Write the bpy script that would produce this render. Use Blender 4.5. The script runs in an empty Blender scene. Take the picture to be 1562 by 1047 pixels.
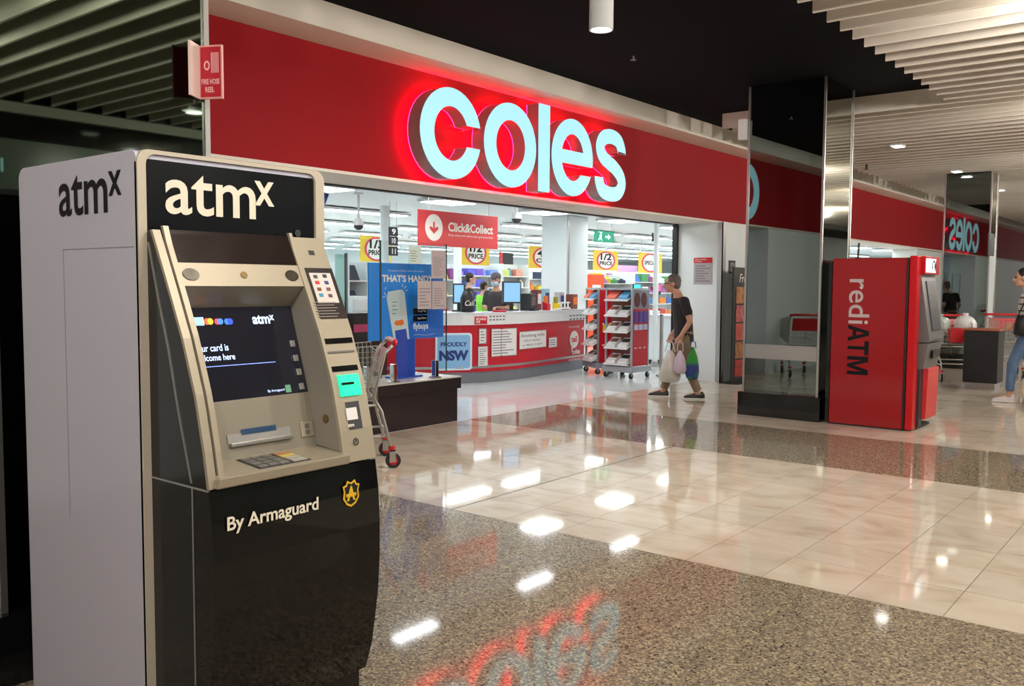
import bpy, bmesh, math, random
from mathutils import Vector, Matrix
from mathutils.geometry import tessellate_polygon
random.seed(7)
S = bpy.context.scene
COL = S.collection

# ------------------------------------------------------------------ camera
F_PX, YAW, PITCH, ROLL, CAM_H = 1363.2, .67469, .06559, -.00609, 1.5
f0 = Vector((math.cos(YAW), math.sin(YAW), 0)); r0 = Vector((math.sin(YAW), -math.cos(YAW), 0)); up = Vector((0, 0, 1))
FW = math.cos(PITCH)*f0 - math.sin(PITCH)*up
d0 = -(math.sin(PITCH)*f0 + math.cos(PITCH)*up)
RT = math.cos(ROLL)*r0 + math.sin(ROLL)*d0
DN = -math.sin(ROLL)*r0 + math.cos(ROLL)*d0
CAM = Vector((0, 0, CAM_H))
cd = bpy.data.cameras.new('camera'); cam = bpy.data.objects.new('camera', cd); COL.objects.link(cam)
m3 = Matrix((RT, -DN, -FW)).transposed().to_4x4()
cam.matrix_world = Matrix.Translation(CAM) @ m3
cd.sensor_width = 36; cd.lens = F_PX/1562*36; cd.clip_end = 300; cd.clip_start = .05
S.camera = cam
def ray(x, y): return RT*((x-781)/F_PX) + DN*((y-523.5)/F_PX) + FW
def PX(x, y, X): d = ray(x, y); return CAM + d*(X/d.x)
def PY(x, y, Y): d = ray(x, y); return CAM + d*(Y/d.y)
def PZ(x, y, z=0): d = ray(x, y); return CAM + d*((z-CAM_H)/d.z)

# ------------------------------------------------------------------ world, exposure
W = bpy.data.worlds.new('world'); S.world = W; W.use_nodes = True
W.node_tree.nodes['Background'].inputs[0].default_value = (.9, .85, .8, 1)
W.node_tree.nodes['Background'].inputs[1].default_value = .9
S.view_settings.view_transform = 'Standard'; S.view_settings.look = 'None'
S.view_settings.gamma = 1; S.view_settings.exposure = 0; S.view_settings.use_curve_mapping = False
WARM = (1, .93, .84); COOL = (.86, .95, 1)
MALL_W, STORE_E, LETTER_E, HALO_E = 110, 15.0, 1.05, 16.0

# ------------------------------------------------------------------ materials
def lin(c): return tuple((v/12.92 if v <= .04045 else ((v+.055)/1.055)**2.4) for v in c)
def C255(r, g, b): return lin((r/255, g/255, b/255))
MATS = {}
def mat(name, rgb, rough=.5, metal=0, emit=0, ecol=None, spec=.5, coat=0):
    if name in MATS: return MATS[name]
    m = bpy.data.materials.new(name); m.use_nodes = True
    b = m.node_tree.nodes['Principled BSDF']; c = C255(*rgb)
    b.inputs['Base Color'].default_value = (*c, 1)
    b.inputs['Roughness'].default_value = rough; b.inputs['Metallic'].default_value = metal
    b.inputs['Specular IOR Level'].default_value = spec
    if coat: b.inputs['Coat Weight'].default_value = coat; b.inputs['Coat Roughness'].default_value = .03
    if emit:
        b.inputs['Emission Color'].default_value = (*(ecol or c), 1); b.inputs['Emission Strength'].default_value = emit
    MATS[name] = m; return m
def nodes(m): return m.node_tree.nodes, m.node_tree.links, m.node_tree.nodes['Principled BSDF']
def mat_noise(name, c1, c2, scale=3, rough=.4, metal=0, detail=5, spec=.5, stretch=(1, 1, 1), rand=0, coat=0, lo=.35, hi=.65, c3=None):
    if name in MATS: return MATS[name]
    m = mat(name, c1, rough, metal, spec=spec, coat=coat); N, L, b = nodes(m)
    tc = N.new('ShaderNodeTexCoord'); mp = N.new('ShaderNodeMapping'); mp.inputs['Scale'].default_value = stretch
    geo = N.new('ShaderNodeNewGeometry'); L.new(geo.outputs['Position'], mp.inputs['Vector'])
    nz = N.new('ShaderNodeTexNoise'); nz.inputs['Scale'].default_value = scale; nz.inputs['Detail'].default_value = detail; nz.inputs['Distortion'].default_value = .6
    L.new(mp.outputs[0], nz.inputs['Vector'])
    cr = N.new('ShaderNodeValToRGB'); e = cr.color_ramp.elements
    e[0].position = lo; e[0].color = (*C255(*c1), 1); e[1].position = hi; e[1].color = (*C255(*c2), 1)
    if c3: x = e.new((lo+hi)/2); x.color = (*C255(*c3), 1)
    L.new(nz.outputs[0], cr.inputs[0]); out = cr.outputs[0]
    if rand:
        oi = N.new('ShaderNodeObjectInfo'); hv = N.new('ShaderNodeHueSaturation')
        mr = N.new('ShaderNodeMapRange'); mr.inputs['To Min'].default_value = 1-rand; mr.inputs['To Max'].default_value = 1+rand
        L.new(oi.outputs['Random'], mr.inputs['Value']); L.new(mr.outputs[0], hv.inputs['Value']); L.new(out, hv.inputs['Color']); out = hv.outputs[0]
    L.new(out, b.inputs['Base Color']); return m
def mat_glass(name, tint=(.96, .985, .985), refl=.05):
    m = bpy.data.materials.new(name); m.use_nodes = True; N = m.node_tree.nodes; L = m.node_tree.links
    for n in list(N): N.remove(n)
    o = N.new('ShaderNodeOutputMaterial'); t = N.new('ShaderNodeBsdfTransparent'); t.inputs[0].default_value = (*tint, 1)
    g = N.new('ShaderNodeBsdfGlossy'); g.inputs['Roughness'].default_value = .02
    mx = N.new('ShaderNodeMixShader'); mx.inputs[0].default_value = refl
    L.new(t.outputs[0], mx.inputs[1]); L.new(g.outputs[0], mx.inputs[2]); L.new(mx.outputs[0], o.inputs[0])
    MATS[name] = m; return m
def mat_terrazzo():
    m = mat('terrazzo', (120, 112, 98), .06, spec=.5); N, L, b = nodes(m)
    geo = N.new('ShaderNodeNewGeometry')
    def vor(scale): 
        v = N.new('ShaderNodeTexVoronoi'); v.inputs['Scale'].default_value = scale; L.new(geo.outputs['Position'], v.inputs['Vector']); return v
    v1 = vor(105); cr = N.new('ShaderNodeValToRGB'); cr.color_ramp.interpolation = 'CONSTANT'; e = cr.color_ramp.elements
    cols = [(0, (118, 107, 93)), (.12, (138, 124, 105)), (.3, (154, 140, 116)), (.5, (126, 113, 97)), (.66, (178, 163, 134)), (.82, (114, 103, 91)), (.93, (74, 65, 58))]
    e[0].color = (*C255(*cols[0][1]), 1); e[0].position = 0; e[1].position = cols[1][0]; e[1].color = (*C255(*cols[1][1]), 1)
    for p, c in cols[2:]: x = e.new(p); x.color = (*C255(*c), 1)
    sx = N.new('ShaderNodeSeparateColor'); L.new(v1.outputs['Color'], sx.inputs[0]); L.new(sx.outputs[0], cr.inputs[0])
    v2 = vor(38); lt = N.new('ShaderNodeMath'); lt.operation = 'LESS_THAN'; lt.inputs[1].default_value = .13; L.new(v2.outputs['Distance'], lt.inputs[0])
    mx = N.new('ShaderNodeMix'); mx.data_type = 'RGBA'; L.new(lt.outputs[0], mx.inputs['Factor']); L.new(cr.outputs[0], mx.inputs['A'])
    mx.inputs['B'].default_value = (*C255(78, 68, 62), 1); L.new(mx.outputs['Result'], b.inputs['Base Color']); return m
def mat_grid(name, c1, cj, size, rough=.15, w=.012, c2=None):
    m = mat(name, c1, rough); N, L, b = nodes(m)
    geo = N.new('ShaderNodeNewGeometry'); br = N.new('ShaderNodeTexBrick'); br.offset = 0; br.inputs['Scale'].default_value = 1
    br.inputs['Brick Width'].default_value = size; br.inputs['Row Height'].default_value = size; br.inputs['Mortar Size'].default_value = w/2
    br.inputs['Color1'].default_value = (*C255(*c1), 1); br.inputs['Color2'].default_value = (*C255(*(c2 or c1)), 1); br.inputs['Mortar'].default_value = (*C255(*cj), 1)
    L.new(geo.outputs['Position'], br.inputs['Vector']); L.new(br.outputs['Color'], b.inputs['Base Color']); return m

M_tile = mat_noise('beige_marble', (210, 199, 182), (180, 163, 142), 3.2, .05, 0, 8, .55, (1.7, .9, 1), rand=.06, lo=.36, hi=.76, c3=(202, 188, 168))
M_terr = mat_terrazzo()
M_grout = mat('grout', (110, 98, 84), .6)
M_shopfloor = mat_grid('shop_floor_tile', (228, 230, 228), (190, 190, 188), .6, .05, .008)
M_farfloor = mat_grid('far_floor_tile', (200, 188, 170), (170, 156, 136), .433, .05, .006, (196, 182, 162))
M_red = mat('fascia_red', (154, 8, 20), .7, spec=.25)
M_ceil = mat('dark_ceiling', (12, 11, 15), .9, spec=.1)
M_cream = mat('cream_paint', (232, 224, 212), .6)
M_slat = mat_noise('slat_paint', (226, 218, 206), (216, 206, 192), 1.5, .6)
M_gslat = mat_noise('dim_slat_paint', (120, 122, 104), (108, 110, 94), 1.5, .6)
M_white = mat('white_paint', (222, 224, 224), .5)
M_sgloss = mat('white_gloss', (214, 216, 222), .22)
M_store = mat('store_white', (228, 236, 237), .6)
M_black = mat('black_gloss', (14, 14, 17), .08, spec=.6)
M_blackm = mat('black_matt', (20, 20, 22), .45)
M_silver = mat('atm_silver', (166, 156, 136), .42, .3)
M_silver2 = mat('atm_silver_lower', (152, 145, 130), .38, .35)
M_steel = mat('brushed_steel', (190, 188, 186), .28, .9)
M_chrome = mat('chrome', (215, 215, 215), .08, 1)
M_wire = mat('wire_metal', (186, 184, 176), .3, .8)
M_mirror = mat('tinted_mirror', (118, 126, 124), .015, 1)
M_mirror2 = mat('clear_mirror', (176, 180, 172), .03, 1)
M_dmirror = mat('dark_glass_wall', (132, 142, 134), .03, 1)
M_glass = mat_glass('clear_glass')
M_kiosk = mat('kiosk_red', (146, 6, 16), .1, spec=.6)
M_kiosk2 = mat('kiosk_red_light', (212, 52, 56), .3)
M_grey = mat('machine_grey', (104, 102, 102), .4, .2)
M_dgrey = mat('dark_grey', (52, 52, 56), .4)
M_rubber = mat('rubber', (30, 30, 30), .7)
M_trolleyred = mat('trolley_red', (196, 22, 34), .3)
M_cred = mat('counter_red', (196, 28, 46), .35)
M_text = mat('print_black', (16, 16, 18), .6, spec=.2)
M_wtext = mat('print_white', (240, 238, 230), .5)
M_rtext = mat('print_red', (204, 24, 40), .5)
M_paper = mat('paper', (226, 224, 222), .6)
M_paperg = mat('paper_grey', (176, 170, 172), .6)
M_light = mat('lamp_diffuser', (255, 255, 255), .5, emit=STORE_E, ecol=(.93, .98, 1))
M_mlight = mat('downlight_diffuser', (255, 255, 255), .5, emit=4, ecol=(1, .95, .88))

# ------------------------------------------------------------------ mesh helpers
class B:
    def __init__(s): s.v = []; s.f = []; s.smooth = False
    def add(s, vs, fs):
        k = len(s.v); s.v += [Vector(p) for p in vs]; s.f += [tuple(k+i for i in f) for f in fs]; return s
    def box(s, x0, x1, y0, y1, z0, z1):
        return s.add([(x0,y0,z0),(x1,y0,z0),(x1,y1,z0),(x0,y1,z0),(x0,y0,z1),(x1,y0,z1),(x1,y1,z1),(x0,y1,z1)],
                     [(0,3,2,1),(4,5,6,7),(0,1,5,4),(1,2,6,5),(2,3,7,6),(3,0,4,7)])
    def slab(s, fr, u0, u1, v0, v1, d0, d1):      # box in a frame (o,u,v,n)
        o, u, v, n = fr
        P = [o+u*a+v*b+n*c for c in (d0, d1) for a, b in ((u0,v0),(u1,v0),(u1,v1),(u0,v1))]
        return s.add(P, [(0,3,2,1),(4,5,6,7),(0,1,5,4),(1,2,6,5),(2,3,7,6),(3,0,4,7)])
    def hexa(s, a, b):                              # two quads, corresponding corners
        return s.add(list(a)+list(b), [(0,3,2,1),(4,5,6,7),(0,1,5,4),(1,2,6,5),(2,3,7,6),(3,0,4,7)])
    def cyl(s, p0, p1, r0, r1=None, n=12, cap=True):
        p0, p1 = Vector(p0), Vector(p1); r1 = r0 if r1 is None else r1
        d = (p1-p0).normalized(); a = d.orthogonal().normalized(); b = d.cross(a); P = []
        for p, r in ((p0, r0), (p1, r1)):
            for i in range(n): t = 2*math.pi*i/n; P.append(p+a*r*math.cos(t)+b*r*math.sin(t))
        fs = [(i, (i+1)%n, n+(i+1)%n, n+i) for i in range(n)]
        if cap: fs += [tuple(range(n-1,-1,-1)), tuple(range(n, 2*n))]
        return s.add(P, fs)
    def tube(s, pts, r, n=6):
        pts = [Vector(p) for p in pts]; P = []; a = None
        for i, p in enumerate(pts):
            d = (pts[min(i+1, len(pts)-1)]-pts[max(i-1, 0)]).normalized()
            a = d.orthogonal().normalized() if a is None else (a-d*a.dot(d)).normalized()
            b = d.cross(a)
            rr = r[i] if isinstance(r, (list, tuple)) else r
            for j in range(n): t = 2*math.pi*j/n; P.append(p+a*rr*math.cos(t)+b*rr*math.sin(t))
        fs = [(i*n+j, i*n+(j+1)%n, (i+1)*n+(j+1)%n, (i+1)*n+j) for i in range(len(pts)-1) for j in range(n)]
        fs += [tuple(range(n-1,-1,-1)), tuple(range((len(pts)-1)*n, len(pts)*n))]
        return s.add(P, fs)
    def lathe(s, prof, c, n=20):
        c = Vector(c); P = [c+Vector((r*math.cos(2*math.pi*i/n), r*math.sin(2*math.pi*i/n), z)) for r, z in prof for i in range(n)]
        fs = [(k*n+i, k*n+(i+1)%n, (k+1)*n+(i+1)%n, (k+1)*n+i) for k in range(len(prof)-1) for i in range(n)]
        fs += [tuple(range(n-1,-1,-1)), tuple(range((len(prof)-1)*n, len(prof)*n))]
        return s.add(P, fs)
    def sphere(s, c, r, n=12, m=8, sc=(1,1,1), rot=None):
        c = Vector(c); P = []
        for k in range(m+1):
            t = math.pi*k/m
            for i in range(n):
                q = Vector((r*sc[0]*math.sin(t)*math.cos(2*math.pi*i/n), r*sc[1]*math.sin(t)*math.sin(2*math.pi*i/n), r*sc[2]*math.cos(t)))
                if rot: q = rot @ q
                P.append(c+q)
        return s.add(P, [(k*n+i, (k+1)*n+i, (k+1)*n+(i+1)%n, k*n+(i+1)%n) for k in range(m) for i in range(n)])
    def prism(s, loops, fr, d0, d1):               # 2d loops (outer, holes...) in frame, extruded along n
        o, u, v, n = fr
        tri = tessellate_polygon([[Vector((a, b, 0)) for a, b in l] for l in loops])
        flat = [p for l in loops for p in l]; k = len(flat)
        P = [o+u*a+v*b+n*d for d in (d0, d1) for a, b in flat]
        fs = [t for t in tri] + [tuple(i+k for i in reversed(t)) for t in tri]; st = 0
        for l in loops:
            m = len(l); fs += [(st+i, st+(i+1)%m, st+(i+1)%m+k, st+i+k) for i in range(m)]; st += m
        return s.add(P, fs)
    def loft(s, rings, cap=True):
        n = len(rings[0]); P = [p for r in rings for p in r]
        fs = [(k*n+i, k*n+(i+1)%n, (k+1)*n+(i+1)%n, (k+1)*n+i) for k in range(len(rings)-1) for i in range(n)]
        if cap: fs += [tuple(range(n-1,-1,-1)), tuple(range((len(rings)-1)*n, len(rings)*n))]
        return s.add(P, fs)
FX = lambda o: (Vector(o), Vector((1,0,0)), Vector((0,0,1)), Vector((0,-1,0)))      # faces the mall (-Y)
FS = lambda o: (Vector(o), Vector((0,-1,0)), Vector((0,0,1)), Vector((-1,0,0)))     # faces -X
WM = {}
def fixn(me):
    bm = bmesh.new(); bm.from_mesh(me); bmesh.ops.recalc_face_normals(bm, faces=bm.faces[:]); bm.to_mesh(me); bm.free()
def link(name, me, m, parent=None, world=True, bevel=0, smooth=False, kind=None):
    if world and parent is not None:
        inv = WM[parent].inverted()
        if inv != Matrix.Identity(4): me.transform(inv)
    o = bpy.data.objects.new(name, me); COL.objects.link(o)
    if m is not None:
        for x in (m if isinstance(m, list) else [m]): me.materials.append(x)
    if parent is not None: o.parent = parent; WM[o] = WM[parent]
    else: WM[o] = Matrix.Identity(4)
    if bevel:
        md = o.modifiers.new('bevel', 'BEVEL'); md.width = bevel; md.segments = 2; md.limit_method = 'ANGLE'; md.angle_limit = .6
    if smooth:
        for p in me.polygons: p.use_smooth = True
    if kind: o['kind'] = kind
    return o
def part(name, b, m, parent=None, world=True, bevel=0, smooth=False, kind=None, fix=True):
    me = bpy.data.meshes.new(name); me.from_pydata([tuple(p) for p in b.v], [], b.f); me.update()
    if fix: fixn(me)
    return link(name, me, m, parent, world, bevel, smooth, kind)
def tag(o, label, cat, group=None):
    o['label'] = label; o['category'] = cat
    if group: o['group'] = group
    return o
def thing(name, label, cat, loc=(0,0,0), rz=0, group=None):
    o = bpy.data.objects.new(name, None); COL.objects.link(o); o.location = loc; o.rotation_euler = (0, 0, rz); o.empty_display_size = .1
    WM[o] = Matrix.Translation(Vector(loc)) @ Matrix.Rotation(rz, 4, 'Z'); return tag(o, label, cat, group)
def dup(o, loc=None, rz=None, parent=None, label=None, group=None):
    c = o.copy(); COL.objects.link(c)
    if parent is not None: c.parent = parent
    if loc is not None: c.location = loc
    if rz is not None: c.rotation_euler = (0, 0, rz)
    if label: c['label'] = label
    if group: c['group'] = group
    for ch in list(o.children): dup(ch, parent=c)
    return c
def struct(name, b, m, **k): return part(name, b, m, kind='structure', **k)
TXT = {}
def text(name, s, fr, w, h, m, parent, d0=.0005, d1=.002, bold=.0, world=True, shear=0):
    """text fitted to width w and height h (both in metres), lower left corner at the frame origin"""
    key = (s, bold, shear)
    if key not in TXT:
        cu = bpy.data.curves.new('t', 'FONT'); cu.body = s; cu.size = 1; cu.offset = bold; cu.resolution_u = 4; cu.shear = shear; cu.fill_mode = 'FRONT'; cu.extrude = 0
        cu.space_line = .85
        t = bpy.data.objects.new('t', cu); COL.objects.link(t)
        dg = bpy.context.evaluated_depsgraph_get(); dg.update()
        me = bpy.data.meshes.new_from_object(t.evaluated_get(dg)); bpy.data.objects.remove(t); bpy.data.curves.remove(cu)
        TXT[key] = ([v.co.copy() for v in me.vertices], [tuple(p.vertices) for p in me.polygons]); bpy.data.meshes.remove(me)
    vs, fs = TXT[key]
    x0 = min(v.x for v in vs); x1 = max(v.x for v in vs); y0 = min(v.y for v in vs); y1 = max(v.y for v in vs)
    o, u, v, n = fr; b = B()
    if w is None: w = h*(x1-x0)/(y1-y0)
    b.add([o+u*((p.x-x0)/(x1-x0)*w)+v*((p.y-y0)/(y1-y0)*h)+n*d1 for p in vs], fs)
    return part(name, b, m, parent, world, fix=False)
def lines(name, fr, u0, u1, v0, v1, n, m, parent, world=True, th=.35, d=.002, seed=0):
    rn = random.Random(seed); b = B(); st = (v1-v0)/n; o, u, v, nn = fr
    for i in range(n):
        e = u0+(u1-u0)*rn.uniform(.55, 1); a = v1-(i+.5+th/2)*st
        b.add([o+u*u0+v*a+nn*d, o+u*e+v*a+nn*d, o+u*e+v*(a+th*st)+nn*d, o+u*u0+v*(a+th*st)+nn*d], [(0,1,2,3)])
    return part(name, b, m, parent, world, fix=False)
def pquad(pts, Y=None, X=None): return [PY(x, y, Y) if Y is not None else PX(x, y, X) for x, y in pts]
def disc2(cx, cy, a, b2, n=28): return [(cx+a*math.cos(2*math.pi*i/n), cy+b2*math.sin(2*math.pi*i/n)) for i in range(n)]
def rrect(x0, x1, y0, y1, r, n=5):
    P = []
    for cx, cy, t in ((x1-r, y1-r, 0), (x0+r, y1-r, 90), (x0+r, y0+r, 180), (x1-r, y0+r, 270)):
        for i in range(n+1): a = math.radians(t+90*i/n); P.append((cx+r*math.cos(a), cy+r*math.sin(a)))
    return P
def area(name, loc, power, size=.16, col=WARM, rot=(0,0,0), parent=None, shape='DISK', sy=None, spread=None):
    l = bpy.data.lights.new(name, 'AREA'); l.energy = power; l.size = size; l.color = col; l.shape = shape
    if sy: l.size_y = sy
    if spread: l.spread = spread
    o = bpy.data.objects.new(name, l); COL.objects.link(o); o.rotation_euler = rot
    if parent is not None: o.parent = parent; o.location = WM[parent].inverted() @ Vector(loc)
    else: o.location = loc
    return o
def emit_mat(name, rgb, e): return mat(name, rgb, .5, emit=e)
#@@STRUCTURE
# ------------------------------------------------------------------ floor
T = .433; TX0 = 4.345; TX1 = TX0+7*T; BX1 = 9.06; TY0 = .95-3*T; SHOP_Y = 6.52
fl = struct('floor', B().box(-9, 46, -9, 27, -.2, -.004), M_grout)
def floorpart(name, x0, x1, y0, y1, m): return part(name, B().box(x0, x1, y0, y1, -.05, 0), m, fl)
floorpart('terrazzo_floor', -9, TX0-.004, -9, SHOP_Y, M_terr)
floorpart('terrazzo_band', TX1+.004, BX1-.004, -9, SHOP_Y-.004, M_terr)
floorpart('shop_floor', -9, 46, SHOP_Y+.001, 27, M_shopfloor)
floorpart('near_tiling', TX0, TX1, -9, TY0-.003, M_farfloor)
tile_me = None
def tile(x, y):
    global tile_me
    if tile_me is None:
        o = part('tile', B().box(.0022, T-.0022, .0022, T-.0022, -.05, 0), M_tile, fl, bevel=0); tile_me = o
    else: o = tile_me.copy(); COL.objects.link(o)
    o.location = (x, y, random.uniform(-.0006, 0)); return o
ny = int(math.ceil((SHOP_Y-TY0)/T))
for j in range(ny):
    y = TY0+j*T
    if y+T > SHOP_Y:
        for i in range(7): part('tile', B().box(TX0+i*T+.0022, TX0+(i+1)*T-.0022, y+.002, SHOP_Y-.003, -.05, 0), M_tile, fl)
        continue
    for i in range(7): tile(TX0+i*T, y)
FARN = 11
for i in range(FARN):
    for j in range(ny):
        y = TY0+j*T
        if y+T > SHOP_Y: part('tile', B().box(BX1+i*T+.0022, BX1+(i+1)*T-.0022, y+.002, SHOP_Y-.003, -.05, 0), M_tile, fl)
        else: tile(BX1+i*T, y)
floorpart('far_tiling', BX1+FARN*T, 46, -9, SHOP_Y-.003, M_farfloor)
floorpart('side_tiling', BX1, BX1+FARN*T, -9, TY0-.003, M_farfloor)
part('expansion_joint', B().box(TX0, TX1, 3.973, 3.983, -.001, .0006), M_blackm, fl)

# ------------------------------------------------------------------ ceiling and slats
ZC, ZS = 3.77, 3.57
FY, FZ0, FZ1, BY = 6.2, 2.485, 3.555, 5.79
OPP = -4.05
ce = struct('ceiling', B().box(-9, 46, -9, BY, ZC, ZC+.1), M_ceil)
def slat(x, y0, y1, z0, m, z1=ZC): return part('ceiling_slat', B().box(x-.012, x+.012, y0, y1, z0, z1-.002), m, ce)
x = 7.14-.3075*45
while x < 11.0: slat(x, OPP+.05, 2.56, ZS, M_slat); x += .3075
x = 11.1
while x < 40: slat(x, OPP+.05, 5.33, ZS, M_slat); x += .3075
struct('ceiling_bulkhead', B().box(-9, 46, BY, FY+.75, FZ1, ZC+.1), M_cream)

# ------------------------------------------------------------------ store front
fa = struct('wall_front', B().box(-9, 46, FY, FY+.75, FZ0+.004, FZ1-.002), M_red)
part('soffit', B().box(-9, 46, FY+.006, FY+.75, FZ0-.012, FZ0+.003), M_cream, fa)
part('edge_trim', B().box(-9, 46, FY-.004, FY+.05, FZ0-.014, FZ0+.012), M_cream, fa)
part('access_hatch', B().box(8.3, 9.25, FY+.2, FY+.212, FZ0-.0135, FZ0-.0125).box(8.3, 9.25, FY+.56, FY+.572, FZ0-.0135, FZ0-.0125).box(8.3, 8.312, FY+.2, FY+.572, FZ0-.0135, FZ0-.0125).box(9.238, 9.25, FY+.2, FY+.572, FZ0-.0135, FZ0-.0125), M_cred, fa)
part('door_track', B().box(5.5, 12.8, FY+.7, FY+.76, FZ0-.03, FZ0-.012), M_dgrey, fa)
# piers of the opening
struct('wall_pier_left', B().box(-9, 5.06, FY+.02, FY+.75, 0, FZ0-.012), M_store)
pr = struct('wall_pier_right', B().box(12.8, 14.25, FY-.09, FY+.68, 0, FZ0-.012), M_store)
part('corner_guard', B().box(12.785, 12.80, FY-.105, FY-.02, 0, FZ0-.012).box(12.785, 12.90, FY-.105, FY-.09, 0, FZ0-.012), M_steel, pr)
part('door_jamb', B().box(12.74, 12.8, FY+.66, FY+.74, 0, FZ0-.012), M_blackm, pr)
struct('wall_pier_far', B().box(24.5, 46, FY+.1, FY+.7, 0, FZ0-.012), M_store)
# store shell
struct('ceiling_store', B().box(4.05, 46, FY+.75, 27, 2.78, 2.88), M_store)
struct('wall_store_back', B().box(4.05, 46, 26.8, 27, 0, 2.78), M_store)
struct('wall_store_left', B().box(4.05, 4.2, FY+.75, 26.8, 0, 2.78), M_store)
struct('wall_store_right', B().box(45.8, 46, FY+.75, 26.8, 0, 2.78), M_store)
# shop front on the opposite side of the mall, seen mirrored in the left column
cs = struct('wall_opposite', B().box(-9, 46, OPP-.4, OPP-.2, 0, ZC), M_blackm)
part('beam', B().box(-9, 46, OPP-.2, OPP, 3.45, 3.57), mat('beam_paint', (150, 150, 136), .5), cs)
part('dark_panel', B().box(-9, 46, OPP-.2, OPP-.08, 3.16, 3.45), M_black, cs)
for k_ in range(6):
    part('lit_glazing', B().box(.35+k_*7-6, 6.2+k_*7-6, OPP-.2, OPP-.12, .1, 3.16), mat('dim_glazing', (70, 78, 66), .2, emit=.07, ecol=(.62, .7, .55)), cs)
text('lettering', 'le', (Vector((4.46, OPP-.05, 2.76)), Vector((-1,0,0)), Vector((0,0,1)), Vector((0,1,0))), .17, .16, emit_mat('cyan_sign', (170, 230, 240), .8), cs)
struct('wall_back_mall', B().box(-9, -8.8, OPP, FY, 0, ZC), mat('far_wall_grey', (92, 90, 88), .5))

# ------------------------------------------------------------------ mirror columns
def column(name, label, x0, x1, y0, y1, rz, zt, plinth, front=None):
    c = Vector(((x0+x1)/2, (y0+y1)/2, 0)); t = thing(name, label, 'column', c, rz, 'mirrored columns')
    hx, hy = (x1-x0)/2, (y1-y0)/2
    b = B(); z0 = plinth
    part('core', B().box(-hx+.012, hx-.012, -hy+.012, hy-.012, z0, zt-.004), M_blackm, t, False)
    part('mirror_panel', B().box(-hx, -hx+.01, -hy+.01, hy-.01, z0, zt-.004), M_mirror, t, False)
    part('mirror_panel', B().box(-hx+.01, hx-.01, -hy, -hy+.01, z0, zt-.004), front or M_mirror2, t, False)
    part('mirror_panel', B().box(hx-.01, hx, -hy+.01, hy-.01, z0, zt-.004), M_mirror, t, False)
    part('mirror_panel', B().box(-hx+.01, hx-.01, hy-.01, hy, z0, zt-.004), M_mirror2, t, False)
    for sx in (-1, 1):
        for sy in (-1, 1): part('corner_trim', B().box(sx*hx-.012, sx*hx+.012, sy*hy-.012, sy*hy+.012, z0, zt-.004), M_steel, t, False)
    part('plinth', B().box(-hx-.05, hx+.05, -hy-.05, hy+.05, 0, z0), M_black, t, False, bevel=.004)
    return t
c0 = column('mirror_column', 'nearest mirrored column rising dark behind the left cash machine', 1.36, 2.24, 3.50, 4.37, 0, ZC, .27, mat('dark_mirror', (98, 108, 98), .02, 1))
c1 = column('mirror_column', 'mirror clad square column with black plinth beside the red kiosk', 9.80, 10.68, 3.50, 4.37, math.radians(-.58), ZC, .27)
za, zb = PX(1190, 549, 9.79).z, PX(1190, 527, 9.79).z
part('guard_rail', B().box(-.452, -.441, -.42, .42, za, zb), M_steel, c1, False)
column('mirror_column', 'far mirror clad column reflecting the backlit sign behind the trolleys', 18.0, 18.58, 3.40, 4.17, 0, ZC, .27)

# ------------------------------------------------------------------ lights
ORD = ('first', 'second', 'third', 'fourth', 'fifth', 'sixth', 'seventh', 'eighth', 'ninth', 'tenth', 'eleventh', 'twelfth', 'thirteenth')
def downlight(x, y, z, power, label, col=WARM, flat=False, grp='square downlights between the ceiling slats'):
    t = thing('downlight', label, 'ceiling light', (x, y, z), 0, grp)
    part('housing', B().box(-.13, .13, -.08, .08, 0, .05), M_white, t, False)
    part('diffuser', B().box(-.115, .115, -.065, .065, -.006, 0), M_mlight, t, False)
    if flat: area('downlight_lamp', (x, y, z-.02), power, .2, col, parent=t); return t
    l = bpy.data.lights.new('downlight_lamp', 'POINT'); l.energy = power*1.3; l.shadow_soft_size = .09; l.color = col
    o = bpy.data.objects.new('downlight_lamp', l); COL.objects.link(o); o.parent = t; o.location = (0, 0, -.13); return t
for i, xx in enumerate((13.94, 17.6, 21.5, 25.4, 29.3)):
    downlight(xx, 3.9, 3.56, 1.2, 'downlight in the slat ceiling, %s along the shop front row' % ('first', 'second', 'third', 'fourth', 'fifth')[i], flat=True)
for yy in (.6, -1.8):
    for xx in (-4.3, -.4, 2.5, 7.3, 11.4, 15.5, 19.6, 23.7):
        downlight(xx, yy, 3.56, MALL_W, '%s downlight along the %s row of the slat ceiling' % (ORD[int((xx+4.4)//3.9)], 'nearer' if yy > 0 else 'farther'))
downlight(6.14, -2.84, 3.56, 1.0, 'small downlight in the slats near the opposite shop front', flat=True)
def pendant(x, y, lab):
    t = thing('cylinder_light', lab, 'ceiling light', (x, y, ZC))
    part('tube', B().lathe([(.088, 0), (.088, -.42), (.078, -.42), (.078, -.39), (.001, -.39)][::-1], (0,0,0), 28), M_white, t, False, smooth=False)
    part('lens', B().lathe([(.076, -.40), (.076, -.395)], (0,0,0), 28), M_mlight, t, False)
    area('cylinder_lamp', (x, y, ZC-.425), MALL_W*.6, .14, WARM, parent=t)
p = PZ(917, 44, 3.36); pendant(p.x, p.y, 'white cylinder downlight hanging from the dark ceiling above the store front')
t = thing('sprinkler', 'small sprinkler head on the dark ceiling', 'sprinkler', PZ(966, 92, ZC-.04)); part('head', B().cyl((0,0,0), (0,0,.04), .012).cyl((0,0,0), (0,0,.005), .03), M_steel, t, False)
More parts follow.
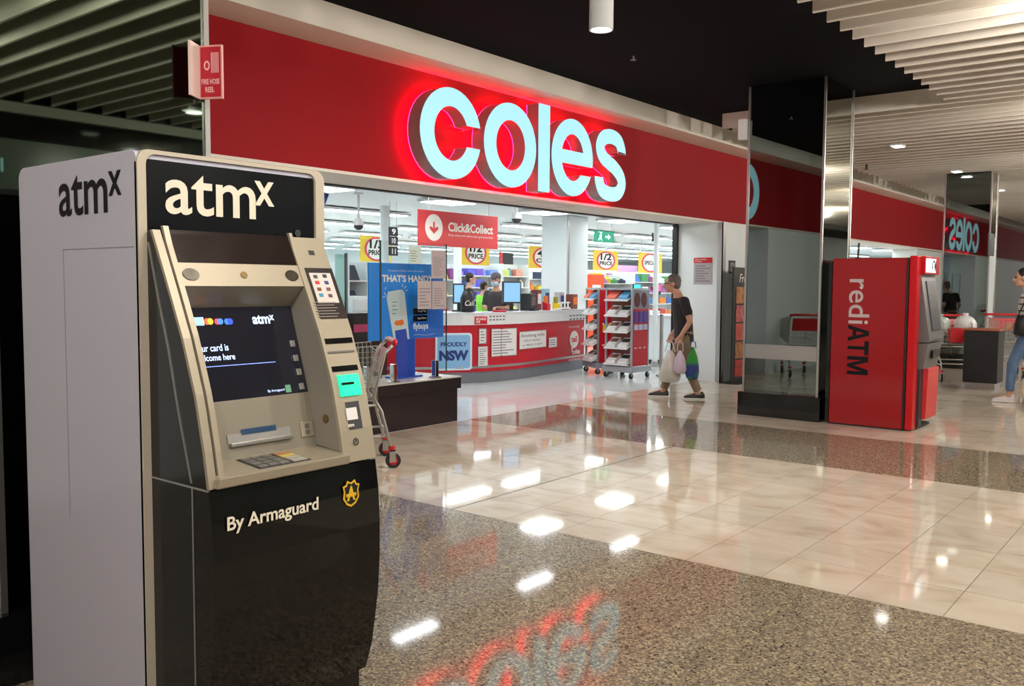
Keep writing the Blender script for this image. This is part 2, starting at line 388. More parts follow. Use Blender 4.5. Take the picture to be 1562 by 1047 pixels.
t = thing('sprinkler', 'small dark sprinkler head between the pale slats', 'sprinkler', PZ(1322, 254, ZS)); part('head', B().cyl((0,0,-.06), (0,0,.1), .02).cyl((0,0,-.06), (0,0,-.05), .05), M_dgrey, t, False)
def ceiling_lights(name, hx, hy, rows):
    proto = None
    for r, yy in rows:
        for k in range(-1, 12):
            xs = 9.95+2.4*k+(r % 2)*.6
            lab = '%s white fluorescent %s from the left in the %s ceiling row of the store' % (ORD[k+1], 'panel' if hy > .2 else 'fitting', ORD[r])
            if proto is None:
                proto = thing(name, lab, 'ceiling light', (xs, yy, 2.757), 0, 'fluorescent fittings in the store')
                part('tray', B().box(-hx-.05, hx+.05, -hy-.03, hy+.03, -.04, 0), M_white, proto, False)
                part('diffuser', B().box(-hx, hx, -hy, hy, -.048, -.041), M_light, proto, False)
            else: dup(proto, (xs, yy, 2.757), label=lab)
ceiling_lights('panel_light', .34, .24, [(0, 7.35), (2, 9.2)])  # front row is unseen behind the soffit, added to light posters and signs
ceiling_lights('strip_light', .9, .13, [(k_+3, y_) for k_, y_ in enumerate((11.7, 14.3, 16.8, 19.3, 21.8, 24.4))])
#@@SIGN
# ------------------------------------------------------------------ backlit sign letters
M_face = mat('letter_face', (60, 84, 90), .4, emit=LETTER_E, ecol=(.42, .82, .92))
M_lside = mat('letter_side', (150, 140, 140), .35, .3)
M_halo = mat('letter_back_led', (255, 30, 60), .5, emit=HALO_E, ecol=(1, .012, .085))
def ell(a, b, t0, t1, n=40): return [(a*math.cos(math.radians(t0+(t1-t0)*i/n)), b*math.sin(math.radians(t0+(t1-t0)*i/n))) for i in range(n+1)]
def asn(z, b): return math.degrees(math.asin(z/b))
def L_c(a, b, s):
    q = .105; return [ell(a, b, asn(q, b), 360-asn(q, b))+ell(a-s, b-s*.93, 360-asn(q, b-s*.93), asn(q, b-s*.93))]
def L_o(a, b, s): return [ell(a, b, 0, 360)[:-1], ell(a-s, b-s*.93, 0, 360)[:-1]]
def L_e(a, b, s):
    ai, bi = a-s, b-s*.93; lo = -.075; hi = .075; tz = -.185
    out = ell(a, b, asn(lo, b), 360+asn(tz, b), 60)+ell(ai, bi, 360+asn(tz, bi), 180-asn(lo, bi), 30)
    return [out, ell(ai, bi, asn(hi, bi), 180-asn(hi, bi), 24)]
def L_s(w, h, s):
    P = [(.245,.165),(.24,.215),(.165,.315),(0,.348),(-.165,.31),(-.24,.205),(-.19,.095),(-.05,.03),(.08,-.02),(.21,-.105),(.258,-.215),(.17,-.325),(0,-.352),(-.175,-.32),(-.25,-.22),(-.258,-.165)]
    P = [Vector((x*w/.7, y*h/.88)) for x, y in P]; Q = []
    for i in range(len(P)-1):
        p0, p1, p2, p3 = P[max(i-1,0)], P[i], P[i+1], P[min(i+2,len(P)-1)]
        for k in range(6):
            t = k/6; Q.append(.5*((2*p1)+(p2-p0)*t+(2*p0-5*p1+4*p2-p3)*t*t+(3*p1-p0-3*p2+p3)*t**3))
    Q.append(P[-1]); l, r = [], []
    for i, p in enumerate(Q):
        d = (Q[min(i+1,len(Q)-1)]-Q[max(i-1,0)]).normalized()
        if i == 0: d = Vector((0, 1))
        if i == len(Q)-1: d = Vector((0, 1))
        n = Vector((-d.y, d.x)); l.append(tuple(p+n*s/2)); r.append(tuple(p-n*s/2))
    return [l+r[::-1]]
zc_ = 2.957
spec = [('c', 6.05, 6.92), ('o', 6.97, 7.84), ('l', 7.885, 8.09), ('e', 8.13, 8.95), ('s', 9.0, 9.70)]
for ch, xa, xb in spec:
    a = (xb-xa)/2; bb = .437; cx = (xa+xb)/2
    loops = {'c': lambda: L_c(a, bb, .19), 'o': lambda: L_o(a, bb, .19), 'e': lambda: L_e(a, bb, .185), 's': lambda: L_s(xb-xa, .872, .175),
             'l': lambda: [[(-a, -.435), (a, -.435), (a, .515), (-a, .515)]]}[ch]()
    t = thing('sign_letter', 'glowing pale letter %s of the backlit sign on the red fascia' % ch, 'sign letter', (cx, FY, zc_), 0, 'backlit sign letters')
    fr = FX((cx, FY, zc_))
    part('letter_side', B().prism(loops, fr, .085, .243), M_lside, t)
    part('letter_face', B().prism(loops, fr, .2435, .25), M_face, t)
    part('halo_led', B().prism(loops, fr, .078, .0845), M_halo, t)
    pegs = [q for q in loops[0][::max(1, len(loops[0])//5)]]
    pb = B()
    for q in pegs: pb.cyl((cx+q[0]*.85, FY-.0005, zc_+q[1]*.85), (cx+q[0]*.85, FY-.08, zc_+q[1]*.85), .008, n=6)
    part('standoff', pb, M_steel, t)

# ------------------------------------------------------------------ fire hose reel angle sign at the fascia's end
SY = 3.5
zt_, zb_ = PY(305, 79, SY-.12).z, PY(303, 152, SY-.12).z
t = thing('angle_sign', 'red and white projecting fire hose reel sign on the corner of the nearest column', 'sign', (2.23, SY-.02, zb_))
pe, pc, p2 = PY(338, 61, SY-.11), PY(304, 79, SY-.015), PY(290, 66, SY-.07)
zt_, zb_ = PY(305, 70, SY-.015).z, PY(303, 151, SY-.015).z
e1 = Vector((pe.x, pe.y, 0)); c0 = Vector((pc.x, pc.y, 0)); e2 = Vector((p2.x, p2.y, 0))
uu = (e1-c0); wdt = uu.length; uu.normalize(); nn = Vector((uu.y, -uu.x, 0)); zh = zt_-zb_
if nn.dot(CAM-c0) < 0: nn = -nn
fr = (Vector((c0.x, c0.y, zb_)), uu, Vector((0,0,1)), nn)
part('front_panel', B().slab(fr, 0, wdt, 0, zh, -.012, 0), mat('sign_pink_edge', (214, 150, 146), .5), t)
part('red_face', B().slab(fr, .006, wdt-.006, .008, zh-.008, .0003, .002), mat('fire_sign_red', (172, 16, 38), .45), t)
part('hose_pictogram', B().prism([disc2(wdt*.34, zh*.62, wdt*.13, zh*.09), disc2(wdt*.34, zh*.62, wdt*.08, zh*.055)], fr, .002, .003), mat('sign_pink_print', (226, 170, 172), .5), t)
b = B()
for i in range(6): b.slab(fr, wdt*(.53+.06*i), wdt*(.56+.06*i), zh*.48, zh*.86, .002, .003)
part('instruction_panel', b, mat('sign_pink_print', (226, 170, 172), .5), t)
text('lettering', 'FIRE HOSE', (fr[0]+uu*wdt*.1+up*zh*.27, uu, up, nn), wdt*.8, zh*.1, MATS['sign_pink_print'], t, d1=.003, bold=.03)
text('lettering', 'REEL', (fr[0]+uu*wdt*.26+up*zh*.12, uu, up, nn), wdt*.4, zh*.1, MATS['sign_pink_print'], t, d1=.003, bold=.03)
u2 = (e2-c0); w2 = u2.length; u2.normalize(); n2 = Vector((u2.y, -u2.x, 0))
if n2.dot(CAM-c0) < 0: n2 = -n2
fr2 = (Vector((c0.x, c0.y, zb_)), u2, up, n2)
part('side_panel', B().slab(fr2, 0, w2, 0, zh, -.01, 0), mat('sign_side_white', (222, 196, 188), .5), t)
part('rear_red_face', B().slab(fr2, .006, w2-.006, .008, zh-.008, -.013, -.0105), MATS['fire_sign_red'], t)

# ------------------------------------------------------------------ cash machine (front left)
AX0, AX1, EX0, EX1, EYF, EYB, EZ = 1.338, 1.938, 1.313, 1.975, 2.40, 3.15, 1.872
atm = thing('cash_machine', 'black and silver cash machine in a white surround, screen lit, left foreground', 'cash machine', ((EX0+EX1)/2, 2.6, 0))
M_encl = mat('surround_white', (188, 187, 202), .16, spec=.5)
M_enclf = mat('surround_edge', (190, 180, 164), .3)
PR = [(2.366, 1.648), (2.283, 1.483), (2.215, 1.341), (2.157, 1.185), (2.123, 1.046), (2.104, .945)]
def prY(z):
    for (y1, z1), (y2, z2) in zip(PR, PR[1:]):
        if z2 <= z <= z1: return y1+(y2-y1)*(z1-z)/(z1-z2)
    return PR[0][0] if z > PR[0][1] else PR[-1][0]
# surround: two side cheeks, top and rear, rounded upper corners
def cheek(xa, xb, nm):
    fr = FS((xa, EYB, 0)); L = EYB-EYF
    lp = [(0, 0), (L, 0)]+[(L-.03+.03*math.cos(a), EZ-.03+.03*math.sin(a)) for a in [math.pi/2*i/6 for i in range(7)]]+[(.04-.04*math.sin(a), EZ-.04+.04*math.cos(a)) for a in [math.pi/2*i/6 for i in range(7)]]
    return part(nm, B().prism([lp], fr, 0, -(xb-xa)), M_encl, atm)
ck = cheek(EX0, EX0+.024, 'side_panel'); cheek(EX1-.024, EX1, 'side_panel')
part('door_seam', B().box(EX0-.0008, EX0+.001, PX(97,400,EX0).y-.0015, PX(97,400,EX0).y+.0015, .75, 1.60).box(EX0-.0008, EX0+.001, EYF+.02, PX(97,400,EX0).y, 1.598, 1.601), mat('seam_grey', (140, 138, 146), .5), ck)
part('top_panel', B().box(EX0+.024, EX1-.024, EYF+.002, EYB-.01, EZ-.024, EZ), M_encl, atm)
part('rear_panel', B().box(EX0+.024, EX1-.024, EYB-.03, EYB-.006, 0, EZ-.024), M_blackm, atm)
fr = FX((0, EYF, 0))
out = rrect(EX0, EX1, -.4, EZ+.002, .035); inn = rrect(EX0+.026, EX1-.036, -.3, EZ-.006, .03)
part('front_edge', B().prism([[(EX0, 0), (EX0+.026, 0), (EX0+.026, EZ-.04)]+[(EX0+.026+.03-.03*math.cos(a), EZ-.04+.03*math.sin(a)) for a in [math.pi/2*i/5 for i in range(6)]]+[(EX1-.066+.03*math.sin(a), EZ-.04+.03*math.cos(a)) for a in [math.pi/2*i/5 for i in range(6)]]+[(EX1-.036, 0), (EX1, 0), (EX1, EZ-.035)]+[(EX1-.035+.035*math.cos(a), EZ-.035+.037*math.sin(a)) for a in [math.pi/2*i/5 for i in range(1, 6)]]+[(EX0+.035-.035*math.sin(a), EZ-.035+.037*math.cos(a)) for a in [math.pi/2*i/5 for i in range(6)]]], fr, -.01, .006), M_enclf, atm)
part('header_panel', B().box(EX0+.026, EX1-.036, EYF+.004, EYF+.02, 1.62, EZ-.006), mat('header_black', (16, 17, 22), .14, spec=.5), atm)
part('inner_panel', B().box(EX0+.026, EX1-.036, EYF+.006, EYF+.02, 0, 1.62), M_blackm, atm)
def on_plane_text(nm, s, pl, pr, pt, Y, m, par, bold=.03, d=.0015, X=None):
    f = (lambda q: PY(*q, Y)) if X is None else (lambda q: PX(*q, X))
    a, b_, c = f(pl), f(pr), f(pt)
    if X is None: fr = FX((a.x, Y, (a.z+b_.z)/2)); w = b_.x-a.x
    else: fr = FS((X, a.y, (a.z+b_.z)/2)); w = a.y-b_.y
    return text(nm, s, fr, w, c.z-(a.z+b_.z)/2, m, par, d1=d, bold=bold)
M_logo = mat('logo_cream', (228, 220, 200), .45)
on_plane_text('lettering', 'atm', (252, 328), (390, 334), (300, 267), EYF+.003, M_logo, atm, .012)
on_plane_text('lettering', 'x', (388, 314), (418, 315), (400, 277), EYF+.003, M_logo, atm, .018)
on_plane_text('lettering', 'atm', (91, 331), (165, 326), (116, 267), 0, M_text, atm, .012, X=EX0)
on_plane_text('lettering', 'x', (166, 299), (186, 297.5), (170, 261), 0, M_text, atm, .018, X=EX0)
lk = PY(454, 356, EYF); part('header_lock', B().prism([disc2(lk.x, lk.z, .011, .011), disc2(lk.x, lk.z, .006, .006)], fr, 0, .002).prism([disc2(lk.x, lk.z, .004, .004)], fr, 0, .002), M_chrome, atm)
# machine body: black sides follow the sloping profile
side = [(2.40, .945)]+[(2.40, 1.64)]+[(y+.012, z) for y, z in PR]
def sidepoly(x0, x1, pts, nm, m): 
    return part(nm, B().prism([pts], (Vector((x0, 0, 0)), Vector((0,1,0)), Vector((0,0,1)), Vector((1,0,0))), 0, x1-x0), m, atm)
sidepoly(AX0, AX0+.03, side, 'side_cover', M_black); sidepoly(AX1-.03, AX1, side, 'side_cover', M_black)
zz = [PR[0][1]-(PR[0][1]-.945)*i/14 for i in range(15)]
def strip_(x0, x1, z0, z1, nm, m, off=0, th=.012, n=8, bevel=0):
    zs = [z1+(z0-z1)*i/n for i in range(n+1)]
    rings = [[Vector((x0, prY(z)-off, z)), Vector((x1, prY(z)-off, z)), Vector((x1, prY(z)-off+th, z)), Vector((x0, prY(z)-off+th, z))] for z in zs]
    return part(nm, B().loft(rings), m, atm, bevel=bevel)
strip_(AX0, AX0+.024, .945, 1.648, 'bezel_strip', M_silver, n=14)
strip_(AX0+.030, AX0+.047, .945, 1.66, 'bezel_strip', M_silver, .004, .012, n=14)
strip_(1.815, AX1, .945, 1.648, 'reader_panel', M_silver, n=14)
strip_(1.803, 1.815, .945, 1.66, 'bezel_strip', M_silver, .004, .012, n=14)
strip_(1.385, 1.803, 1.556, 1.65, 'visor_glass', mat('visor_dark', (34, 25, 23), .16, spec=.12), -.002)
strip_(1.385, 1.803, 1.49, 1.556, 'camera_band', M_silver, 0)
ax, bx = 1.385, 1.803
def quadslab(nm, y1, z1, y2, z2, m, x0=ax, x1=bx, th=.01):
    return part(nm, B().hexa([(x0,y1,z1),(x1,y1,z1),(x1,y2,z2),(x0,y2,z2)], [(x0,y1+th,z1),(x1,y1+th,z1),(x1,y2+th,z2),(x0,y2+th,z2)]), m, atm)
quadslab('recess_top', 2.288, 1.49, 2.357, 1.426, M_silver2)
M_rec = mat('recess_grey', (140, 135, 126), .45, .15)
for xx_ in (bx+.0005, ax-.006):
    pts_ = [(2.288, 1.49), (2.36, 1.426), (2.275, 1.155), (2.236, .99), (2.115, .98)]+[(prY(z_)+.006, z_) for z_ in (1.02, 1.08, 1.14, 1.2, 1.26, 1.32, 1.38, 1.44)]
    part('recess_side', B().prism([pts_], (Vector((xx_, 0, 0)), Vector((0,1,0)), up, Vector((1,0,0))), 0, .0055), M_rec, atm)
M_screen = mat('screen_dark', (14, 15, 22), .15, emit=.012, ecol=(.35, .4, .8))
sc = quadslab('screen', 2.357, 1.426, 2.271, 1.155, M_screen, ax, bx)
sn = Vector((0, -.271, .086)).normalized(); su = Vector((0, .086, .271)).normalized(); sx_ = Vector((1,0,0))
SB = Vector((0, 2.271, 1.155)); fsn = (SB, sx_, su, Vector((0, -su.z, su.y)))
def shit(x, y):
    d = ray(x, y); n = fsn[3]; t = (SB-CAM).dot(n)/d.dot(n); p = CAM+d*t; return p.x, (p-SB).dot(su)
def stext(nm, s, pl, pr, pt, m, bold=.02):
    a, b_, c = shit(*pl), shit(*pr), shit(*pt); h = c[1]-a[1]
    return text(nm, s, (SB+sx_*a[0]+su*a[1], sx_, su, fsn[3]), b_[0]-a[0], h, m, sc, d1=.0012, bold=bold)
M_sw = emit_mat('screen_white', (190, 215, 255), 1.3)
stext('screen_text', 'atm', (386, 495), (412, 493), (386, 481), M_sw, .03); stext('screen_text', 'x', (411, 489), (418, 488), (412, 481), M_sw, .03)
def spxline(s, y1, y2, x1, ratio, nm):
    a = shit(x1[0], x1[1]); return a
a0 = shit(349, 535); h_ = shit(349, 527)[1]-a0[1]
w_ = shit(349, 535)[0]-1.405
text('screen_text', 'Your card is', (SB+sx_*(a0[0]-.117)+su*a0[1], sx_, su, fsn[3]), .117, .021, M_sw, sc, d1=.0012, bold=.012)
a1 = shit(359, 548.5)
text('screen_text', 'welcome here', (SB+sx_*(a1[0]-.130)+su*a1[1], sx_, su, fsn[3]), .130, .019, M_sw, sc, d1=.0012, bold=.012)
p0, p1 = shit(312, 561), shit(420, 552); zavg = (p0[1]+p1[1])/2
part('screen_line', B().slab(fsn, p0[0]-.03, p1[0], zavg-.0012, zavg+.0012, .0005, .0012), emit_mat('screen_line_blue', (120, 150, 240), .9), sc)
for xa, xb, col in ((293, 310, (150, 200, 255)), (311, 325, (255, 90, 30)), (327, 340, (220, 60, 90)), (342, 355, (40, 110, 255))):
    a, b_ = shit(xa, 491), shit(xb, 491); cx = (a[0]+b_[0])/2; r = (b_[0]-a[0])/2; cy = a[1]
    m = emit_mat('card_%d_%d' % (xa, xb), col, .9)
    if xa == 293: part('card_logo', B().slab(fsn, cx-r*1.1, cx+r*1.1, cy-r*.7, cy+r*.7, .0005, .0012), m, sc)
    else:
        part('card_logo', B().prism([disc2(cx-r*.35, cy, r*.66, r*.66)], fsn, .0005, .0011), m, sc)
        part('card_logo', B().prism([disc2(cx+r*.35, cy, r*.66, r*.66)], fsn, .0005, .0013), emit_mat('card2_%d' % xa, {311: (255, 170, 40), 327: (60, 120, 255), 342: (30, 70, 240)}[xa], .9), sc)
a = shit(409, 600); b_ = shit(434, 597); text('screen_text', 'By Armaguard', (SB+sx_*a[0]+su*a[1], sx_, su, fsn[3]), b_[0]-a[0], .010, M_sw, sc, d1=.0012)
a = shit(439, 595); part('shield_logo', B().slab(fsn, a[0]-.008, a[0]+.012, a[1]-.008, a[1]+.016, .0005, .0012), emit_mat('shield_green', (90, 140, 110), .5), sc)
for px_, py_ in ((445, 525), (450, 547), (455, 568), (459, 590)):
    a = shit(px_, py_); part('function_key', B().slab(fsn, a[0]-.0095, a[0]+.0095, a[1]-.011, a[1]+.011, 0, .006), M_steel, atm, bevel=.002)
# lower silver face, note slot, shelf, keypad
lf = quadslab('lower_face', 2.271, 1.155, 2.232, .985, M_silver2)
ln = Vector((0, -.17, .039)).normalized(); lu = Vector((0, .039, .17)).normalized(); LB = Vector((0, 2.232, .985)); fl_ = (LB, sx_, lu, Vector((0, -lu.z, lu.y)))
def lhit(x, y):
    d = ray(x, y); n = fl_[3]; t = (LB-CAM).dot(n)/d.dot(n); p = CAM+d*t; return p.x, (p-LB).dot(lu)
a, b_, c = lhit(350, 684), lhit(444, 669), lhit(344, 672); top = lhit(443, 650)
part('note_slot', B().slab(fl_, a[0], b_[0], a[1], a[1]+.012, -.002, .014), M_steel, atm, bevel=.003)
part('slot_recess', B().slab(fl_, a[0]-.004, b_[0], a[1]+.012, top[1], .0005, .003), mat('slot_pale_grey', (166, 164, 160), .35, .3), atm)  # plate above the slot, one even pale grey metal
q0, q1 = lhit(368, 664), lhit(420, 656); part('slot_window', B().slab(fl_, q0[0], q1[0], q0[1], q0[1]+.016, .003, .005), mat('slot_blue', (40, 62, 92), .15, emit=.06, ecol=(.1, .3, .6)), atm)
q0, q1 = lhit(460, 668), lhit(475, 642); part('socket_plate', B().slab(fl_, q0[0], q1[0], q0[1], q1[1], 0, .005), M_silver, atm, bevel=.002)
for k in (.3, .7): part('socket', B().prism([disc2((q0[0]+q1[0])/2, q0[1]+(q1[1]-q0[1])*k, .0085, .0085, 14)], fl_, .005, .0065), M_grey, atm)
part('keypad_shelf', B().hexa([(1.352,2.088,.945),(1.815,2.088,.945),(1.815,2.24,.945),(1.352,2.24,.945)], [(1.356,2.082,.976),(1.815,2.082,.976),(1.80,2.238,.99),(1.386,2.238,.99)]), M_silver, atm, bevel=.004)
sh_u = Vector((1,0,0)); sh_v = Vector((0, .156, .014)).normalized(); sh_n = Vector((0, -sh_v.z, sh_v.y)); SHO = Vector((0, 2.082, .9765))
kc = PZ(425, 700, .983)
for r in range(4):
    for c in range(3): part('keypad_key', B().slab((SHO, sh_u, sh_v, sh_n), kc.x-.105+c*.036, kc.x-.105+c*.036+.031, .024+r*.027, .024+r*.027+.022, 0, .004), M_steel, atm)
for r, col in enumerate(((178, 128, 96), (200, 176, 92), (168, 164, 150), (168, 164, 150))): part('keypad_key', B().slab((SHO, sh_u, sh_v, sh_n), kc.x+.012, kc.x+.062, .105-r*.027, .105-r*.027+.022, 0, .004), mat('key_%d' % r, col, .4), atm)
part('keypad_plate', B().slab((SHO, sh_u, sh_v, sh_n), kc.x-.11, kc.x+.07, .018, .134, -.002, .0012), M_dgrey, atm)
# cameras on the band
def on_prof(x, y):
    Y = 2.2
    for i in range(30): Y = prY(PY(x, y, Y).z)
    return PY(x, y, Y)
def prof_frame(p):
    z = p.z; d = Vector((0, prY(z+.03)-prY(z-.03), .06)).normalized(); return (p, Vector((1,0,0)), d, Vector((0, -d.z, d.y)))
for q, r, m in (((291, 419), .026, mat('mirror_dome', (120, 118, 114), .12, 1)), ((445, 421), .024, mat('mirror_dome', (120, 118, 114), .12, 1))):
    f_ = prof_frame(on_prof(*q)); part('security_mirror', B().prism([disc2(0, 0, r, .019)], f_, 0, .003), m, atm, bevel=.002)
f_ = prof_frame(on_prof(372, 420)); part('camera_lens', B().prism([disc2(0, 0, .011, .011)], f_, 0, .003), mat('brass_lens', (120, 100, 62), .3, .6), atm)
f_ = (Vector((bx-.0005, 2.2, 1.06)), Vector((0,-1,0)), Vector((0,0,1)), Vector((-1,0,0)))
pp = PX(497, 639, bx); part('side_button', B().prism([disc2(0, 0, .013, .013)], (Vector((bx, pp.y, pp.z)), Vector((0,-1,0)), up, Vector((-1,0,0))), 0, .003), MATS['brass_lens'], atm)
def pr_slab(nm, pl, pr, zlo, zhi, m, d0=0, d1=.0022, par=None, bevel=0):
    a, b_ = on_prof(*pl), on_prof(*pr); n = 4; zs = [zhi+(zlo-zhi)*i/n for i in range(n+1)]
    rings = [[Vector((a.x, prY(z)-d1, z)), Vector((b_.x, prY(z)-d1, z)), Vector((b_.x, prY(z)-d0+.001, z)), Vector((a.x, prY(z)-d0+.001, z))] for z in zs]
    return part(nm, B().loft(rings), m, par or atm, bevel=bevel)
stk = pr_slab('card_sticker', (464, 409), (505, 409), 1.387, 1.549, mat('sticker_black', (44, 36, 34), .3))
pr_slab('sticker_white', (470, 416), (502, 416), 1.437, 1.533, mat('sticker_pale', (214, 206, 200), .4), .0022, .003, stk)
for i, (q, col) in enumerate((((481, 423), (70, 80, 80)), ((495, 422), (40, 46, 66)), ((484, 432), (206, 60, 50)), ((498, 432), (50, 70, 130)), ((487, 442), (130, 80, 60)), ((501, 442), (120, 70, 70)), ((490, 451), (70, 140, 180)), ((504, 452), (90, 70, 80)))):
    p = on_prof(*q); f_ = prof_frame(p); part('card_icon', B().slab(f_, -.010, .006, -.006, .006, .003, .0037), mat('icon_%d' % i, col, .4), stk)
b = B()
for i in range(6): p = on_prof(478+i*1.2, 462+i*4.4); f_ = prof_frame(p); b.slab(f_, .0, .09-.01*(i % 2), -.0012, .0012, .0022, .003)
part('sticker_print', b, mat('sticker_grey', (150, 142, 136), .4), stk)
p = on_prof(475, 386); f_ = prof_frame(p); part('model_plate', B().slab(f_, -.011, .011, -.008, .008, 0, .0015), M_dgrey, atm)
for pl, pr, zc2, hh in (((494, 520), (537, 520), 1.318, .008), ((503, 563), (545, 561), 1.232, .008)):
    pr_slab('card_slot', pl, pr, zc2-hh, zc2+hh, M_black, 0, .003)
pr_slab('receipt_slot', (498, 537), (540, 536), 1.281, 1.286, M_grey, 0, .004)
M_green = mat('reader_green', (0, 230, 140), .4, emit=1.1, ecol=(0, .82, .36))
gr = pr_slab('card_reader', (513, 572), (544, 570), 1.147, 1.212, M_green, 0, .006)
p = on_prof(528, 586); f_ = prof_frame(p); part('reader_slit', B().slab(f_, -.024, .026, -.004, .004, .006, .008), M_black, gr)
lb = pr_slab('reader_label', (526, 613), (546, 611), 1.044, 1.128, M_dgrey, 0, .002)
p = on_prof(536, 632); f_ = prof_frame(p); part('label_panel', B().slab(f_, -.022, .022, -.018, .02, .002, .003), M_paper, lb)
p = on_prof(532, 652); f_ = prof_frame(p); text('lettering', 'atm', (f_[0]+f_[1]*-.006, f_[1], f_[2], f_[3]), .026, .01, M_wtext, lb, d1=.0035, bold=.02)
p = on_prof(542, 674); f_ = prof_frame(p); part('panel_lock', B().prism([disc2(0, 0, .012, .012), disc2(0, 0, .007, .007)], f_, 0, .003).prism([disc2(0, 0, .004, .004, 12)], f_, 0, .003), M_chrome, atm)
# lower cabinet with a bulging gloss door
LP = [(2.108, .940), (2.094, .85), (2.088, .74), (2.088, .64), (2.097, .514), (2.112, .42), (2.127, .333), (2.158, .241)]
rings = [[Vector((AX0, y, z)), Vector((AX1, y, z)), Vector((AX1, 2.18, z)), Vector((AX0, 2.18, z))] for y, z in LP]
dr = part('cabinet_door', B().loft(rings), mat('door_black', (14, 13, 14), .05, spec=.5), atm)
part('cabinet_body', B().box(AX0, AX1, 2.19, 2.40, .1, .940), M_black, atm)
part('seam_strip', B().box(AX0-.002, AX0+.004, 2.108, 2.40, .938, .944).box(AX0-.002, AX0, 2.181, 2.187, .1, .938), M_steel, atm)
part('seam_strip', B().tube([PX(q_[0], q_[1], AX0-.001) for q_ in ((226, 370), (241, 455), (256, 530), (274, 640), (292, 738))], .0028, 6), M_steel, atm)
part('base', B().box(AX0+.03, AX1-.02, 2.20, 2.42, 0, .235), M_blackm, atm)
on_plane_text('lettering', 'By Armaguard', (345, 817), (484, 783), (345, 789), 2.093, M_logo, dr, .02, d=.006)
cs_ = PY(535, 753, 2.09); w2, h2 = .033, .036
sh = [(-1,.62),(-.62,.7),(-.45,1),(0,.82),(.45,1),(.62,.7),(1,.62),(.86,.2),(.95,-.35),(.55,-.8),(0,-1),(-.55,-.8),(-.95,-.35),(-.86,.2)]
f_ = FX((cs_.x, 2.093, cs_.z))
M_gold = mat('badge_gold', (222, 178, 40), .4)
bd = part('shield_badge', B().prism([[(a*w2, b_*h2*1.15) for a, b_ in sh], [(a*w2*.84, b_*h2*.97) for a, b_ in sh]], f_, .003, .006), M_gold, dr)
part('badge_field', B().prism([[(a*w2*.84, b_*h2*.97) for a, b_ in sh]], f_, .003, .005), M_blackm, bd)
text('lettering', 'A', (Vector((cs_.x-.017, 2.093, cs_.z-.022)), sx_, up, Vector((0,-1,0))), .034, .046, M_gold, bd, d1=.0056, bold=.05)
part('badge_band', B().slab(f_, -.02, .02, -.009, .001, .005, .0062), M_gold, bd)
#@@OBJECTS
# ------------------------------------------------------------------ store: columns and counter
def sq_column(label, x0, x1, y0, y1):
    t = thing('square_column', label, 'column', ((x0+x1)/2, (y0+y1)/2, 0))
    part('shaft', B().box(x0, x1, y0, y1, 0, 2.775), M_store, t, bevel=.01)
    part('corner_strip', B().box(x0-.004, x0+.03, y0-.004, y0+.03, 0, 2.77), M_steel, t)
sq_column('broad white square column rising behind the service counter', 13.6, 14.25, 9.56, 10.18)
for q, Y, r, lab in (((587.5, 400), 11.0, .085, 'slim white round column behind the blue poster'), ((698, 400), 12.6, .085, 'slim white round column below the red hanging sign'), ((1001, 400), 8.2, .05, 'slim white round post near the walking man')):
    p = PY(*q, Y); t = thing('round_column', lab, 'column', (p.x, p.y, 0)); part('shaft', B().lathe([(r, 0), (r, 2.775)], (0,0,0), 20), M_store, t, False, smooth=False); part('base_ring', B().lathe([(r+.015, 0), (r+.015, .1)], (0,0,0), 20), M_steel, t, False)

CP = [(8.75, 10.35), (9.05, 9.85), (9.35, 9.45), (9.68, 9.16), (9.99, 8.95), (10.3, 8.81), (10.65, 8.73), (11.04, 8.71), (11.5, 8.735), (12.07, 8.81), (12.62, 8.88), (13.28, 8.97)]
CP = [Vector((x, y)) for x, y in CP]
def crv(off):
    out = []
    for i, p in enumerate(CP):
        d = (CP[min(i+1, len(CP)-1)]-CP[max(i-1, 0)]).normalized(); n = Vector((d.y, -d.x)); out.append(p+n*off)
    return out
def wallstrip(off0, off1, z0, z1):
    a, b_ = crv(off0), crv(off1)
    return B().loft([[Vector((a[i].x, a[i].y, z0)), Vector((a[i].x, a[i].y, z1)), Vector((b_[i].x, b_[i].y, z1)), Vector((b_[i].x, b_[i].y, z0))] for i in range(len(CP))])
ct = thing('service_counter', 'long curved red service counter with a white top band inside the store', 'counter', (11, 9.1, 0))
part('kick_panel', wallstrip(-.02, -.3, 0, .17), mat('kick_grey', (126, 130, 138), .35, .3), ct)
fp = part('front_panel', wallstrip(0, -.25, .17, .885), M_cred, ct)
part('trim_rail', wallstrip(.02, -.02, .225, .262), M_steel, ct, bevel=.006)
part('top_band', wallstrip(.05, -.3, .885, 1.045), M_white, ct)
part('worktop', wallstrip(.06, -.5, 1.045, 1.07), M_sgloss, ct)
def chit(x, y, off=0):
    d = ray(x, y); pts = crv(off); best = None
    for a, b_ in zip(pts, pts[1:]):
        e = b_-a; den = d.x*(-e.y)+d.y*e.x
        if abs(den) < 1e-9: continue
        # CAM.xy + t d = a + s e
        t = (a.x*(-e.y)+a.y*e.x)/den; s = (d.x*a.y-d.y*a.x)/den
        s = ((d.x*t-a.x)*e.x+(d.y*t-a.y)*e.y)/e.length_squared
        lo_, hi_ = (-3 if a == pts[0] else -.001), (4 if b_ == pts[-1] else 1.001)
        if lo_ <= s <= hi_ and t > 0 and (best is None or t < best[0]): best = (t, e.normalized())
    if best is None: return None
    return CAM+d*best[0], best[1]
